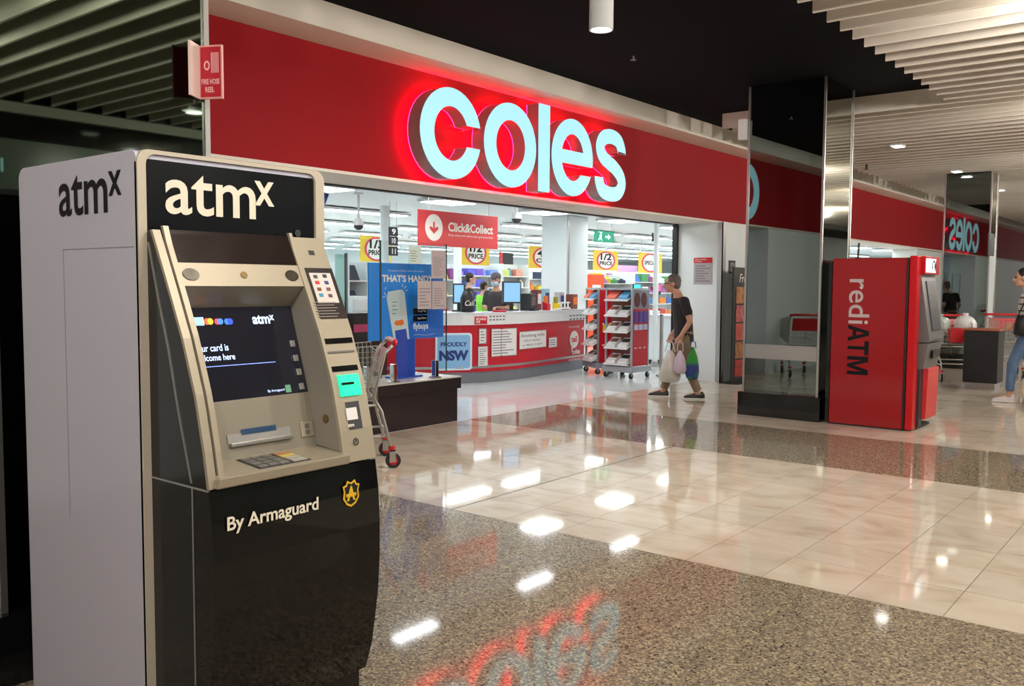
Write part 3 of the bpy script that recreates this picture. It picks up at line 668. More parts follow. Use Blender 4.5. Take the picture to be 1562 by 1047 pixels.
def cquad(x0, y0, x1, y1, off=0):               # frame on the counter from two pixel corners (lower left, upper right)
    a, _ = chit(x0, y0, off); b_, _ = chit(x1, y1, off)
    u = Vector((b_.x-a.x, b_.y-a.y, 0)); w = u.length; u.normalize(); return (a, u, up, Vector((u.y, -u.x, 0))), w, b_.z-a.z
def cposter(nm, x0, y0, x1, y1, m, frame=None, off=.014, border=.012):
    fr, w, h = cquad(x0, y0, x1, y1, off)
    o = part(nm, B().slab(fr, 0, w, 0, h, 0, .006), frame or m, fp)
    if frame: part('print', B().slab(fr, border, w-border, border, h-border, .006, .008), m, o)
    return o, fr, w, h
M_pale = mat('pale_blue', (132, 182, 222), .5); M_navy = mat('navy_print', (24, 50, 120), .5); M_lb = mat('ice_border', (214, 232, 240), .5)
fr, w, h = cquad(664, 566, 720, 508, .03)
o = part('state_sign', B().prism([rrect(0, w, 0, h, .05)], fr, 0, .006), M_lb, fp)
part('state_field', B().prism([rrect(.03, w-.03, .03, h-.03, .04)], fr, .006, .008), M_pale, o)
text('lettering', 'PROUDLY', (fr[0]+fr[1]*w*.14+up*h*.64, fr[1], up, fr[3]), w*.72, h*.12, M_navy, o, d1=.01, bold=.035)
text('lettering', 'NSW', (fr[0]+fr[1]*w*.10+up*h*.26, fr[1], up, fr[3]), w*.8, h*.28, M_navy, o, d1=.01, bold=.06)
def framed(x0, y0, x1, y1, n, s=0, paper=None):
    o, fr, w, h = cposter('notice', x0, y0, x1, y1, paper or M_paper, M_steel)
    lines('print', fr, .03, w-.03, .03, h-.03, n, mat('print_grey', (120, 122, 130), .6), o, d=.009, seed=s); return o, fr, w, h
framed(730, 525, 742, 501, 4, 1); framed(728.5, 560, 744, 528, 8, 2); framed(749, 545, 788, 500, 9, 3)
o, fr, w, h = cposter('notice', 791.5, 534, 833, 503, M_paper, M_steel)
text('lettering', 'Smoking lolls', (fr[0]+fr[1]*.05+up*h*.62, fr[1], up, fr[3]), w*.86, h*.22, M_text, o, d1=.009)
text('lettering', 'Call the Quitline', (fr[0]+fr[1]*w*.16+up*h*.40, fr[1], up, fr[3]), w*.6, h*.13, M_text, o, d1=.009)
text('lettering', 'or 1800 & 13 QUIT', (fr[0]+fr[1]*w*.12+up*h*.16, fr[1], up, fr[3]), w*.72, h*.12, M_text, o, d1=.009)
framed(836.5, 531, 849, 514, 3, 5)
p0, e_ = chit(875.5, 518, .006); fr = (p0, Vector((e_.x, e_.y, 0)), up, Vector((e_.y, -e_.x, 0)))
bb_ = part('speech_bubble', B().prism([disc2(0, 0, .165, .15)], fr, 0, .006).prism([[(-.11, -.06), (-.02, -.12), (-.09, -.22)]], fr, 0, .006), M_wtext, fp)
text('lettering', 'tell', (p0-fr[1]*.11-up*.05, fr[1], up, fr[3]), .22, .11, M_rtext, bb_, d1=.008, bold=.03)
text('lettering', 'coles', (p0-fr[1]*.07-up*.26, fr[1], up, fr[3]), .30, .09, M_wtext, fp, d1=.003, bold=.03)
text('lettering', 'How are we doing?', (p0-fr[1]*.2+up*.2, fr[1], up, fr[3]), .40, .04, M_wtext, fp, d1=.003, bold=.01)
text('lettering', 'www.tellcoles.com.au', (p0-fr[1]*.2-up*.37, fr[1], up, fr[3]), .46, .045, M_wtext, fp, d1=.003, bold=.01)
fr, w, h = cquad(724, 495, 743, 483, .056); o = part('kiosk_plate', B().slab(fr, 0, w, 0, h, 0, .006), M_cred, fp)
text('lettering', 'RECHARGE\nHUB', (fr[0]+fr[1]*w*.1+up*h*.15, fr[1], up, fr[3]), w*.8, h*.7, M_wtext, o, d1=.008, bold=.02)
for xa in (746, 868):
    fr, w, h = cquad(xa, 491-(.7 if xa > 800 else 0), xa+25, 479-(2 if xa > 800 else 0), .056); b = B()
    for i in range(5):
        for j in range(2): b.slab(fr, w*(.04+.2*i), w*(.04+.2*i+.11), h*(.15+.45*j), h*(.15+.45*j+.18), 0, .003)
    part('card_icons', b, mat('icon_mid', (110, 104, 116), .5), fp)

# things on and behind the counter
def monitor(label, px_, Y, z0, w, h, rz, scr, tilt=.2, stand=True):
    t = thing('till_screen', label, 'monitor', (px_, Y, z0), rz)
    part('casing', B().box(-w/2, w/2, 0, .045, .12, .12+h), M_dgrey, t, False, bevel=.01)
    part('display', B().box(-w/2+.025, w/2-.025, -.004, 0, .145, .12+h-.025), scr, t, False)
    if stand: part('stand', B().box(-.03, .03, .01, .04, .02, .14).box(-.1, .1, -.05, .1, 0, .02), M_blackm, t, False)
    return t
M_scr = mat('till_display', (90, 150, 200), .3, emit=.75, ecol=(.30, .52, .75))
M_cyan = mat('cyan_display', (40, 190, 230), .3, emit=1.1, ecol=(.06, .62, .85))
p = PY(781, 460, 9.15); monitor('tilted till screen with pale blue display on the service counter', p.x, 9.15, 1.07, .34, .36, math.radians(-25), M_scr)
p = PY(700, 460, 9.4); monitor('till screen with its back panel beside the child on the counter', p.x, 9.4, 1.07, .2, .32, math.radians(-60), M_scr)
def on_counter(px_, py_, back):
    a, e = chit(px_, py_, -back); return Vector((a.x, a.y, 1.07)), math.atan2(e.y, e.x)
M_brown = mat('card_brown', (120, 60, 46), .5); M_yel = mat('card_yellow', (232, 206, 40), .5); M_or = mat('card_orange', (236, 120, 40), .5)
def brochure(label, px_, m1, m2, w=.1, h=.2, back=.12):
    p, a = on_counter(px_, 470, back); t = thing('brochure_holder', label, 'brochure holder', p, a)
    part('tray', B().add([(-w/2,-.04,0),(w/2,-.04,0),(w/2,.05,0),(-w/2,.05,0),(-w/2,-.04,h*.45),(w/2,-.04,h*.45),(w/2,.06,h*.6),(-w/2,.06,h*.6)], [(0,3,2,1),(0,1,5,4),(1,2,6,5),(2,3,7,6),(3,0,4,7),(4,5,6,7)]), m1, t, False)
    part('cards', B().box(-w*.42, w*.42, 0, .04, h*.4, h), m2, t, False)
brochure('red card holder with orange leaflets on the counter top', 834, M_cred, M_or, .11, .24)
brochure('yellow card holder with leaflets on the counter top', 849, M_yel, mat('card_olive', (150, 150, 40), .5), .1, .22)
def cbox(name, label, cat, px_, back, w, d, h, m, z=1.07, cap=None, grp=None):
    p, a = on_counter(px_, 470, back); t = thing(name, label, cat, (p.x, p.y, z), a, grp)
    part('body', B().box(-w/2, w/2, -d/2, d/2, 0, h), m, t, False, bevel=.008)
    if cap: part('label_patch', B().box(-w*.35, w*.35, -d/2-.004, -d/2, h*.3, h*.8), cap, t, False)
    return t
cbox('receipt_printer', 'dark printer beside the till screen on the counter', 'printer', 806, .3, .2, .2, .28, M_dgrey, cap=M_grey)
cbox('card_display', 'brown card display box at the right end of the counter', 'display box', 872, .22, .2, .14, .26, M_brown, cap=M_or)
cbox('card_display', 'grey card display box under the white column', 'display box', 853, .33, .16, .12, .3, M_paperg, cap=M_navy)
cbox('card_display', 'maroon chip card box left of the card holders', 'display box', 818, .4, .16, .12, .34, mat('maroon', (112, 40, 44), .5), cap=M_paper)
cbox('leaflet_box', 'pale blue leaflet box on the counter behind the till', 'leaflet box', 831, .42, .18, .1, .36, mat('ice_blue', (150, 190, 206), .5), cap=M_navy)
for i, xx in enumerate((856, 861, 866)): cbox('gift_card_box', 'small white gift card box, %s of three in a row' % ('first', 'second', 'third')[i], 'card box', xx, .13, .07, .07, .13, M_paper, cap=M_text, grp='gift card boxes on the counter')
cbox('scanner', 'black hand scanner lying on the white counter top', 'scanner', 815, .1, .16, .1, .035, M_black, cap=None)
cbox('tray', 'red tray lying beside the till on the counter', 'tray', 762, .1, .2, .12, .03, M_cred, cap=None)
cbox('paper_stack', 'stack of pale leaflets spread at the counter end', 'paper stack', 858, .0, .4, .12, .025, M_paper, cap=M_brown)

# ------------------------------------------------------------------ planter plinth with glass screen and posters
pl = thing('low_plinth', 'low black plinth with a pale top carrying the glass screen', 'plinth', (6.4, 6.8, 0))
part('body', B().box(5.12, 7.24, 6.555, 7.2, 0, .36), mat('plinth_dark', (42, 36, 38), .2), pl)
part('fascia_board', B().box(5.1, 7.285, 6.54, 7.23, .36, .478), MATS['plinth_dark'], pl)
part('top_slab', B().box(5.1, 7.285, 6.538, 7.232, .479, .492), mat('pale_stone', (196, 196, 186), .25), pl)
for i, (x0, x1, nm) in enumerate(((6.17, 7.13, 'right'), (5.16, 6.16, 'left'))):
    g = thing('glass_screen', '%s frameless glass sheet of the screen on the low plinth' % nm, 'glass screen', ((x0+x1)/2, 6.62, .492), 0, 'glass sheets on the plinth')
    part('glass_sheet', B().box(x0, x1, 6.614, 6.626, .55, 1.93), M_glass, g)
    part('glass_edge', B().box(x0-.002, x0+.002, 6.613, 6.627, .55, 1.93).box(x1-.002, x1+.003, 6.613, 6.627, .55, 1.93), mat('glass_edge_dark', (50, 70, 68), .2), g)
    for k in (.18, .82):
        xx = x0+(x1-x0)*k
        part('spigot', B().box(xx-.025, xx+.025, 6.59, 6.65, .505, .68).box(xx-.05, xx+.05, 6.57, 6.67, .492, .506), M_chrome, g, bevel=.005)
def paper(label, q0, q1, m, n, Y=6.61, s=0, cat='notice', head=None):
    a, b_ = PY(*q0, Y), PY(*q1, Y); t = thing('paper_notice', label, cat, (a.x, Y, a.z), 0, 'papers taped to the glass screen')
    fr = FX((a.x, Y, a.z)); w, h = b_.x-a.x, b_.z-a.z
    part('sheet', B().slab(fr, 0, w, 0, h, 0, .0015), m, t)
    lines('print', fr, w*.12, w*.9, h*.08, h*.78, n, mat('print_mid', (120, 114, 118), .6), t, seed=s, th=.25)
    if head: text('lettering', head, (fr[0]+fr[1]*w*.2+up*h*.82, fr[1], up, fr[3]), w*.6, h*.08, M_text, t, d1=.002)
    return t, fr, w, h
paper('grey printed notice at the top right of the glass screen', (658, 425), (680, 383), M_paperg, 14, s=1)
paper('grey notice with a dark round emblem, lower left of the three papers', (637, 472), (658, 429), M_paperg, 6, s=2)
paper('grey list notice at the right edge of the glass screen', (659, 472), (681, 429), M_paperg, 8, s=3)
paper('pale green notice above the blue poster', (623, 402), (643, 376), mat('paper_green', (196, 222, 214), .6), 5, s=4)
BYY = 6.86
M_b1 = mat('poster_blue', (0, 140, 238), .4); M_b2 = mat('poster_navy', (30, 78, 186), .4)
a, b_ = PY(563, 521, BYY), PY(676, 404, BYY)
t = thing('blue_poster', 'large blue app poster with a white phone behind the glass screen', 'poster', ((a.x+b_.x)/2, BYY, .492))
fr = FX((a.x, BYY, a.z)); w, h = b_.x-a.x, b_.z-a.z
bd = part('board', B().slab(fr, 0, w, 0, h, -.02, 0), M_b1, t)
part('navy_field', B().prism([[(w*.42, 0), (w, 0), (w, h*.995), (w*.93, h*.995)]], fr, .0005, .002), mat('poster_mid', (16, 104, 210), .4), bd)
part('stand', B().box(a.x+w*.36, a.x+w*.60, BYY, BYY+.02, .492, a.z+.02).box(a.x+w*.3, a.x+w*.66, BYY-.05, BYY+.12, .4925, .51), M_b2, t)
part('phone', B().prism([[(w*.31, 0), (w*.22, h*.55), (w*.24, h*.63), (w*.42, h*.66), (w*.455, h*.62), (w*.52, 0)]], fr, .002, .004), mat('phone_white', (206, 222, 222), .4), bd)
part('phone_card', B().prism([[(w*.34, 0), (w*.325, h*.12), (w*.475, h*.14), (w*.49, 0)]], fr, .004, .005), M_b2, bd)
part('phone_picture', B().prism([disc2(w*.36, h*.22, w*.04, h*.035), ], fr, .004, .005).prism([disc2(w*.41, h*.225, w*.035, h*.04)], fr, .004, .0052), M_or, bd)
b = B()
for i in range(4): b.slab(fr, w*.29, w*(.34+.02*(i % 2)), h*(.34+.05*i), h*(.347+.05*i), .004, .005)
part('phone_print', b, M_dgrey, bd)
b = B()
for x0, y0, x1, y1 in ((.19,.62,.21,.58),(.17,.56,.2,.565),(.2,.66,.215,.69),(.43,.69,.425,.73),(.45,.67,.475,.70),(.465,.645,.495,.65)): b.cyl(fr[0]+fr[1]*w*x0+up*h*y0+fr[3]*.003, fr[0]+fr[1]*w*x1+up*h*y1+fr[3]*.003, .004, n=5)
part('sparkle', b, M_wtext, bd)
text('lettering', "THAT'S HANDY", (fr[0]+fr[1]*w*.16+up*h*.755, fr[1], up, fr[3]), w*.69, h*.095, M_wtext, bd, d1=.004, bold=.04)
text('lettering', 'The power of flybuys, still in your pocket', (fr[0]+fr[1]*w*.24+up*h*.885, fr[1], up, fr[3]), w*.48, h*.03, M_wtext, bd, d1=.004)
text('lettering', 'flybuys', (fr[0]+fr[1]*w*.57+up*h*.10, fr[1], up, fr[3]), w*.21, h*.11, M_wtext, bd, d1=.004, bold=.02)
for k in range(2):
    q = part('store_badge', B().prism([rrect(w*.575, w*.765, h*(.23+.095*(1-k)), h*(.31+.095*(1-k)), .01)], fr, .002, .004), M_black, bd)
    text('lettering', ('Google Play', 'App Store')[k], (fr[0]+fr[1]*w*.63+up*h*(.25+.095*(1-k)), fr[1], up, fr[3]), w*.12, h*.04, M_wtext, q, d1=.005)
part('flourish', B().tube([fr[0]+fr[1]*w*(.58+.3*i/8)+up*h*(.045+.008*math.sin(i))+fr[3]*.003 for i in range(9)], .002, 5), M_wtext, bd)

# ------------------------------------------------------------------ hanging signs in the store
def hang(name, label, cat, q0, q1, Y, m, grp=None, wires=True):
    a, b_ = PY(*q0, Y), PY(*q1, Y); t = thing(name, label, cat, ((a.x+b_.x)/2, Y, a.z), 0, grp)
    fr = FX((a.x, Y, a.z)); w, h = b_.x-a.x, b_.z-a.z
    bd = part('board', B().slab(fr, 0, w, 0, h, -.02, 0), m, t)
    if wires:
        part('wire', B().cyl((a.x+w*.12, Y+.01, a.z+h), (a.x+w*.12, Y+.01, 2.777), .004, n=5).cyl((a.x+w*.88, Y+.01, a.z+h), (a.x+w*.88, Y+.01, 2.777), .004, n=5), M_wire, t)
    return t, bd, fr, w, h
M_csign = mat('sign_coral', (214, 66, 70), .5)
t, bd, fr, w, h = hang('hanging_sign', 'red hanging sign with a white arrow disc above the counter', 'sign', (638.5, 374), (759.5, 331), 7.9, M_csign)
dk = part('arrow_disc', B().prism([disc2(w*.178, h*.52, h*.36, h*.38)], fr, .0005, .002), M_wtext, bd)
part('arrow', B().prism([[(w*.168, h*.68), (w*.168, h*.5), (w*.135, h*.56), (w*.125, h*.49), (w*.178, h*.34), (w*.231, h*.49), (w*.221, h*.56), (w*.188, h*.5), (w*.188, h*.68)]], fr, .002, .003), M_csign, dk)
text('lettering', 'Click&Collect', (fr[0]+fr[1]*w*.35+up*h*.44, fr[1], up, fr[3]), w*.58, h*.27, M_wtext, bd, d1=.003, bold=.03)
text('lettering', 'Shop online and collect your groceries here', (fr[0]+fr[1]*w*.35+up*h*.29, fr[1], up, fr[3]), w*.58, h*.085, M_wtext, bd, d1=.003)
M_py = mat('promo_yellow', (240, 206, 60), .5); M_pink = mat('promo_pink', (222, 72, 96), .5)
def promo(label, q0, q1, Y, l1, l2):
    t, bd, fr, w, h = hang('price_sign', label, 'price sign', q0, q1, Y, M_py, 'yellow price signs')
    part('ring', B().prism([disc2(w*.5, h*.5, w*.38, h*.47), disc2(w*.5, h*.5, w*.31, h*.40)], fr, .0005, .003), M_pink, bd)
    part('disc', B().prism([disc2(w*.5, h*.5, w*.31, h*.40)], fr, .0005, .003), M_wtext, bd)
    if l1: text('lettering', l1, (fr[0]+fr[1]*w*.28+up*h*.52, fr[1], up, fr[3]), w*.44, h*.34, M_text, bd, d1=.004, bold=.03)
    text('lettering', l2, (fr[0]+fr[1]*w*.24+up*h*(.26 if l1 else .4), fr[1], up, fr[3]), w*.52, h*.2, M_text, bd, d1=.004, bold=.03)
promo('yellow one third price sign behind the slim round column', (550, 399), (598, 362), 13, '1/3', 'PRICE')
promo('yellow half price sign partly hidden by the red hanging sign', (704, 404), (747, 368), 14, '1/2', 'PRICE')
promo('yellow sign mostly hidden behind the broad square column', (807, 409), (850, 378), 14, '40', 'OFF')
promo('yellow half price sign under the green exit sign', (905, 412), (943, 384), 13, '1/2', 'PRICE')
promo('yellow special sign near the walking man', (974, 416), (1010, 387), 13, '', 'SPECIAL')
M_aisle = mat('aisle_black', (40, 42, 46), .5)
for i, (y0, n) in enumerate(((360, '9'), (374, '10'), (390, '11'))):
    t, bd, fr, w, h = hang('aisle_number', 'black aisle marker reading %s beside the slim column' % ('nine', 'ten', 'eleven')[i], 'aisle marker', (594, y0), (607, y0-13), 10.2, M_aisle, 'aisle number markers', wires=(i == 0))
    text('lettering', n, (fr[0]+fr[1]*w*.28+up*h*.2, fr[1], up, fr[3]), w*.45, h*.6, M_wtext, bd, d1=.003, bold=.03)
for i, (q0, q1, Y) in enumerate((((762, 407), (783, 386), 16), ((883, 359), (888, 346), 9.9), ((995, 368), (1001, 356), 11))):
    t, bd, fr, w, h = hang('aisle_number', ('dark aisle marker board beyond the red hanging sign', 'narrow dark marker at the edge of the square column', 'small dark marker hanging near the door jamb')[i], 'aisle marker', q0, q1, Y, M_aisle, 'aisle number markers')
    if i == 0: part('red_tab', B().slab(fr, 0, w*.22, 0, h, .0005, .003), M_csign, bd)
t, bd, fr, w, h = hang('exit_sign', 'green running man exit sign hanging from the store ceiling', 'exit sign', (907, 369), (937, 354), 10.2, mat('exit_green', (0, 150, 110), .4, emit=.5, ecol=(0, .35, .22)))
M_ex = emit_mat('exit_white', (220, 255, 240), 1)
part('running_figure', B().prism([disc2(w*.31, h*.78, w*.03, h*.09)], fr, .0005, .003).prism([[(w*.24,h*.66),(w*.36,h*.68),(w*.33,h*.42),(w*.38,h*.16),(w*.34,h*.14),(w*.29,h*.36),(w*.22,h*.14),(w*.17,h*.18),(w*.25,h*.44)]], fr, .0005, .003).slab(fr, w*.18, w*.40, h*.86, h*.9, .0005, .002), M_ex, bd)
part('arrow', B().prism([[(w*.54,h*.58),(w*.68,h*.58),(w*.68,h*.74),(w*.82,h*.5),(w*.68,h*.26),(w*.68,h*.42),(w*.54,h*.42)]], fr, .0005, .003), M_ex, bd)
def dome(label, q, Y):
    p = PY(*q, Y); t = thing('dome_camera', label, 'security camera', (p.x, Y, p.z), 0, 'ceiling dome cameras')
    part('stem', B().cyl((0,0,.05), (0,0,2.777-p.z), .018, n=10).cyl((0,0,2.76-p.z), (0,0,2.777-p.z), .07, n=14), M_white, t, False)
    part('shroud', B().lathe([(.03, .1), (.075, .06), (.08, 0)][::-1], (0,0,0), 16), M_white, t, False)
    part('dome', B().sphere((0,0,-.005), .07, 14, 8, (1,1,.9)), M_dgrey, t, False, smooth=True)
dome('white dome camera hanging near the left pier of the store opening', (547, 344), 9.7)
dome('white dome camera right of the red hanging sign', (788, 334), 8.0)
pk = PY(496, 296, 7.1); t = thing('blue_pennant', 'small blue pennant hanging just inside the left of the opening', 'pennant', PY(496, 300, 7.1)); pp_ = [PY(493, 294, 7.1), PY(502, 296, 7.1), PY(494, 318, 7.1)]
part('cloth', B().add([p for p in pp_]+[p+Vector((0,.01,0)) for p in pp_], [(0,1,2),(5,4,3),(0,3,4,1),(1,4,5,2),(2,5,3,0)]), M_b2, t); part('string', B().cyl((pk.x, 7.105, pk.z), (pk.x, 7.105, 2.779), .004, n=5), M_wire, t)

# ------------------------------------------------------------------ shelving with goods
PAL = {'mixed': [(196,60,60),(230,200,60),(60,110,180),(80,150,90),(240,240,236),(150,80,150),(230,130,50),(40,50,80)],
       'purple': [(110,80,190),(90,90,200),(150,120,210),(230,230,240),(120,150,220)], 'green': [(120,190,120),(90,160,190),(200,210,120),(220,150,130),(230,232,226)],
       'snack': [(200,180,60),(60,120,200),(210,90,80),(120,160,80),(60,60,80),(220,140,150)]}
PM = {}
def pmat(c): 
    if c not in PM: PM[c] = mat('pack_%d_%d_%d' % c, c, .45)
    return PM[c]
BOXM = []
def goods_mesh(k):
    while len(BOXM) <= k: BOXM.append({})
    return BOXM[k]
def product(x, y, z, w, d, h, c, label, grp, kind):
    key = (c, kind); 
    me = goods_mesh(0).get(key)
    if me is None:
        b = B()
        if kind == 0: b.box(-.5, .5, -.5, .5, 0, 1)
        elif kind == 1: b.lathe([(.5, 0), (.5, .66), (.2, .8), (.2, 1)], (0,0,0), 8)
        else: b.hexa([(-.5,-.5,0),(.5,-.5,0),(.5,.5,0),(-.5,.5,0)], [(-.4,-.12,1),(.4,-.12,1),(.4,.12,1),(-.4,.12,1)])
        me = bpy.data.meshes.new('pack'); me.from_pydata([tuple(p) for p in b.v], [], b.f); fixn(me); me.materials.append(pmat(c)); goods_mesh(0)[key] = me
    o = bpy.data.objects.new(('carton', 'bottle', 'snack_bag')[kind], me); COL.objects.link(o); o.location = (x, y, z); o.scale = (w, d, h)
    tag(o, label, ('carton', 'bottle', 'bag')[kind], grp); return o
def shelving(label, where, x0, x1, y, levels, pal, seed, top, grp, depth=.45, dens=.26, kinds=(0, 0, 1), facing='y', back=M_store):
    rn = random.Random(seed); t = thing('shelf_unit', label, 'shelf', ((x0+x1)/2, y+depth/2, 0), 0, 'grocery shelf units')
    part('back_panel', B().box(x0, x1, y+depth-.03, y+depth, 0, top), back, t)
    part('side_panel', B().box(x0, x0+.03, y, y+depth-.031, 0, top), back, t); part('side_panel', B().box(x1-.03, x1, y, y+depth-.031, 0, top), back, t)
    for z in levels:
        part('shelf', B().box(x0+.031, x1-.031, y, y+depth-.031, z-.025, z), M_white, t)
        xx = x0+.06
        while xx < x1-.2:
            w = rn.uniform(.75, 1.1)*dens
            if xx+w > x1-.08: break
            k = rn.choice(kinds); c = rn.choice(PAL[pal]); h = rn.uniform(.55, .9)*min(.34, min([b-a for a, b in zip(levels, levels[1:])])-.06)
            nm = ('carton', 'bottle', 'snack bag')[k]
            product(xx+w/2, y+.16, z+.001, w*.92 if k != 1 else w*.6, .28 if k != 1 else w*.6, h, c, '%s coloured %s standing on %s' % (colname(c), nm, where), grp, k)
            xx += w
def colname(c):
    r, g, b_ = c
    if min(c) > 205: return 'white'
    if max(c) < 90: return 'dark'
    if r > 180 and g > 170: return 'yellow'
    if r > 200 and g > 110: return 'orange'
    if b_ >= r and b_ > g: return 'purple' if r > 85 else 'blue'
    if g >= r: return 'green'
    return 'red'
def X_at(x, Y): return PY(x, 430, Y).x
shelving('white shelf unit of purple packs beyond the till', 'the shelf of purple packs beyond the till', X_at(699, 15), X_at(765, 15), 15, (.35, .75, 1.1, 1.42, 1.72), 'purple', 1, 2.0, 'packs beyond the till', dens=.32)
shelving('white shelf unit of green and pink packs left of the square column', 'the shelf left of the square column', X_at(767, 15.2), X_at(808, 15.2), 15.2, (.75, 1.1, 1.42, 1.72), 'green', 2, 2.05, 'packs left of the square column', dens=.26, kinds=(1, 1, 0))
shelving('shelf unit of snack bags left of the blue poster', 'the snack shelf left of the blue poster', X_at(531, 11), X_at(562, 11), 11, (.4, .85, 1.2, 1.55), 'snack', 3, 1.85, 'snack bags left of the blue poster', dens=.2, kinds=(2, 2, 0))
shelving('shelf unit of mixed groceries under the half price sign', 'the shelf under the right half price sign', X_at(905, 14), X_at(965, 14), 14, (.5, .9, 1.25, 1.55), 'mixed', 4, 1.8, 'groceries under the right half price sign', dens=.4, kinds=(0, 1, 2))
shelving('shelf unit of mixed groceries near the door jamb', 'the shelf near the door jamb', X_at(968, 14.5), X_at(1035, 14.5), 14.5, (.5, .9, 1.25, 1.6), 'mixed', 5, 1.9, 'groceries near the door jamb', dens=.42, kinds=(0, 1, 2))
shelving('shelf unit seen through the gap right of the blue poster', 'the shelf right of the blue poster', X_at(672, 13.5), X_at(700, 13.5), 13.5, (.5, .9, 1.25, 1.6), 'mixed', 6, 1.95, 'groceries right of the blue poster', dens=.24, kinds=(0, 2, 1))
shelving('long far shelf unit along the back of the store', 'the long far shelf at the back', 13.6, 33, 19.5, (.9, 1.3, 1.7), 'mixed', 9, 2.1, 'goods on the far back shelf', dens=.52, kinds=(0, 0, 1, 2))
t = thing('promo_stand', 'orange promotional stand right of the square column', 'display stand', (X_at(904, 12), 12, 0))
xx = X_at(904, 12); part('body', B().box(xx-.1, xx+.5, 12, 12.4, 0, 1.75), mat('stand_orange', (240, 84, 30), .5), t); part('shelf', B().box(xx, xx+.5, 11.9, 12, 1.3, 1.33), M_white, t); part('price_card', B().box(xx-.02, xx+.34, 11.985, 11.995, 1.34, 1.5), M_paper, t)
t = thing('lilac_panel', 'lilac banner board above the shelves behind the half price sign', 'banner', (X_at(957, 17), 17, 0)); part('board', B().box(X_at(942, 17), X_at(972, 17), 17, 17.05, PY(950, 415, 17).z, PY(950, 405, 17).z), mat('lilac', (206, 160, 216), .5), t); part('post', B().box(X_at(956, 17), X_at(956, 17)+.05, 17, 17.04, 0, PY(950, 415, 17).z), M_white, t)
p = PY(972, 441, 10.6); t = thing('checkout_screen', 'cyan self checkout screen above the card racks', 'monitor', (p.x, 10.6, 0)); part('casing', B().box(-.16, .16, 0, .04, p.z-.02, p.z+.12), M_dgrey, t, False, bevel=.01); part('display', B().box(-.14, .14, -.004, 0, p.z, p.z+.10), M_cyan, t, False); part('pedestal', B().box(-.14, .14, .06, .4, 0, 1.0).box(-.03, .03, .02, .08, 1.0, p.z+.05), M_white, t, False)
p = PY(1005, 440, 9.6); t = thing('checkout_screen', 'pink framed self checkout screen just behind the walking man', 'monitor', (p.x, 9.6, 0)); part('casing', B().box(-.1, .1, 0, .04, p.z-.14, p.z+.1), M_dgrey, t, False, bevel=.01); part('display', B().box(-.085, .085, -.004, 0, p.z-.06, p.z+.085), mat('pink_display', (220, 90, 150), .3, emit=.6, ecol=(.7, .1, .3)), t, False); part('pedestal', B().box(-.16, .16, .05, .4, 0, .95).box(-.02, .02, .02, .06, .95, p.z), M_white, t, False)
t = thing('barrier_post', 'steel barrier gate post beside the card racks', 'barrier', PZ(1008, 574)); part('pole', B().cyl((0,0,0), (0,0,1.0), .03, n=14).cyl((0,0,0), (0,0,.02), .08, n=16), M_steel, t, False); part('cap', B().cyl((0,0,1.0), (0,0,1.02), .034, n=14), M_chrome, t, False)
p = PZ(1030, 560); t = thing('low_cabinet', 'low white checkout cabinet behind the barrier post', 'cabinet', (p.x+.75, p.y+.6, 0)); part('body', B().box(-.5, .5, -.35, .35, .08, .9), M_store, t, False, bevel=.01); part('kick', B().box(-.46, .46, -.31, .31, 0, .08), M_dgrey, t, False); part('top', B().box(-.53, .53, -.38, .38, .9, .93), M_sgloss, t, False)
p = PY(556, 470, 9.4); t = thing('drawer_unit', 'pale drawer unit left of the blue poster', 'drawer unit', (p.x, 9.6, 0)); part('body', B().box(-.22, .22, -.2, .2, 0, 1.32), M_store, t, False)
for k in range(4): part('drawer', B().box(-.2, .2, -.215, -.2, .55+k*.19, .55+k*.19+.17), M_white, t, False, bevel=.004)
t = thing('glass_partition', 'greenish glass partition left of the snack shelf', 'partition', (X_at(520, 9), 9, 0)); part('pane', B().box(X_at(512, 9), X_at(527, 9), 9, 9.012, .3, PY(520, 388, 9).z), mat_glass('green_glass', (.72, .84, .8)), t); part('post', B().box(X_at(527, 9), X_at(527, 9)+.03, 8.99, 9.02, 0, PY(520, 386, 9).z), M_grey, t); part('base', B().box(X_at(512, 9), X_at(527, 9), 8.98, 9.03, 0, .3), M_dgrey, t)
t = thing('side_counter', 'low dark counter with a magenta panel behind the trolley', 'counter', (X_at(552, 8.4), 8.4, 0)); part('body', B().box(X_at(500, 8.4), X_at(590, 8.4), 8.4, 8.8, 0, PY(550, 478, 8.4).z), MATS['plinth_dark'], t); part('stripe', B().box(X_at(538, 8.4), X_at(590, 8.4), 8.385, 8.399, PY(550, 507, 8.4).z, PY(550, 495, 8.4).z), mat('magenta', (176, 40, 90), .5), t)
#@@RACKS

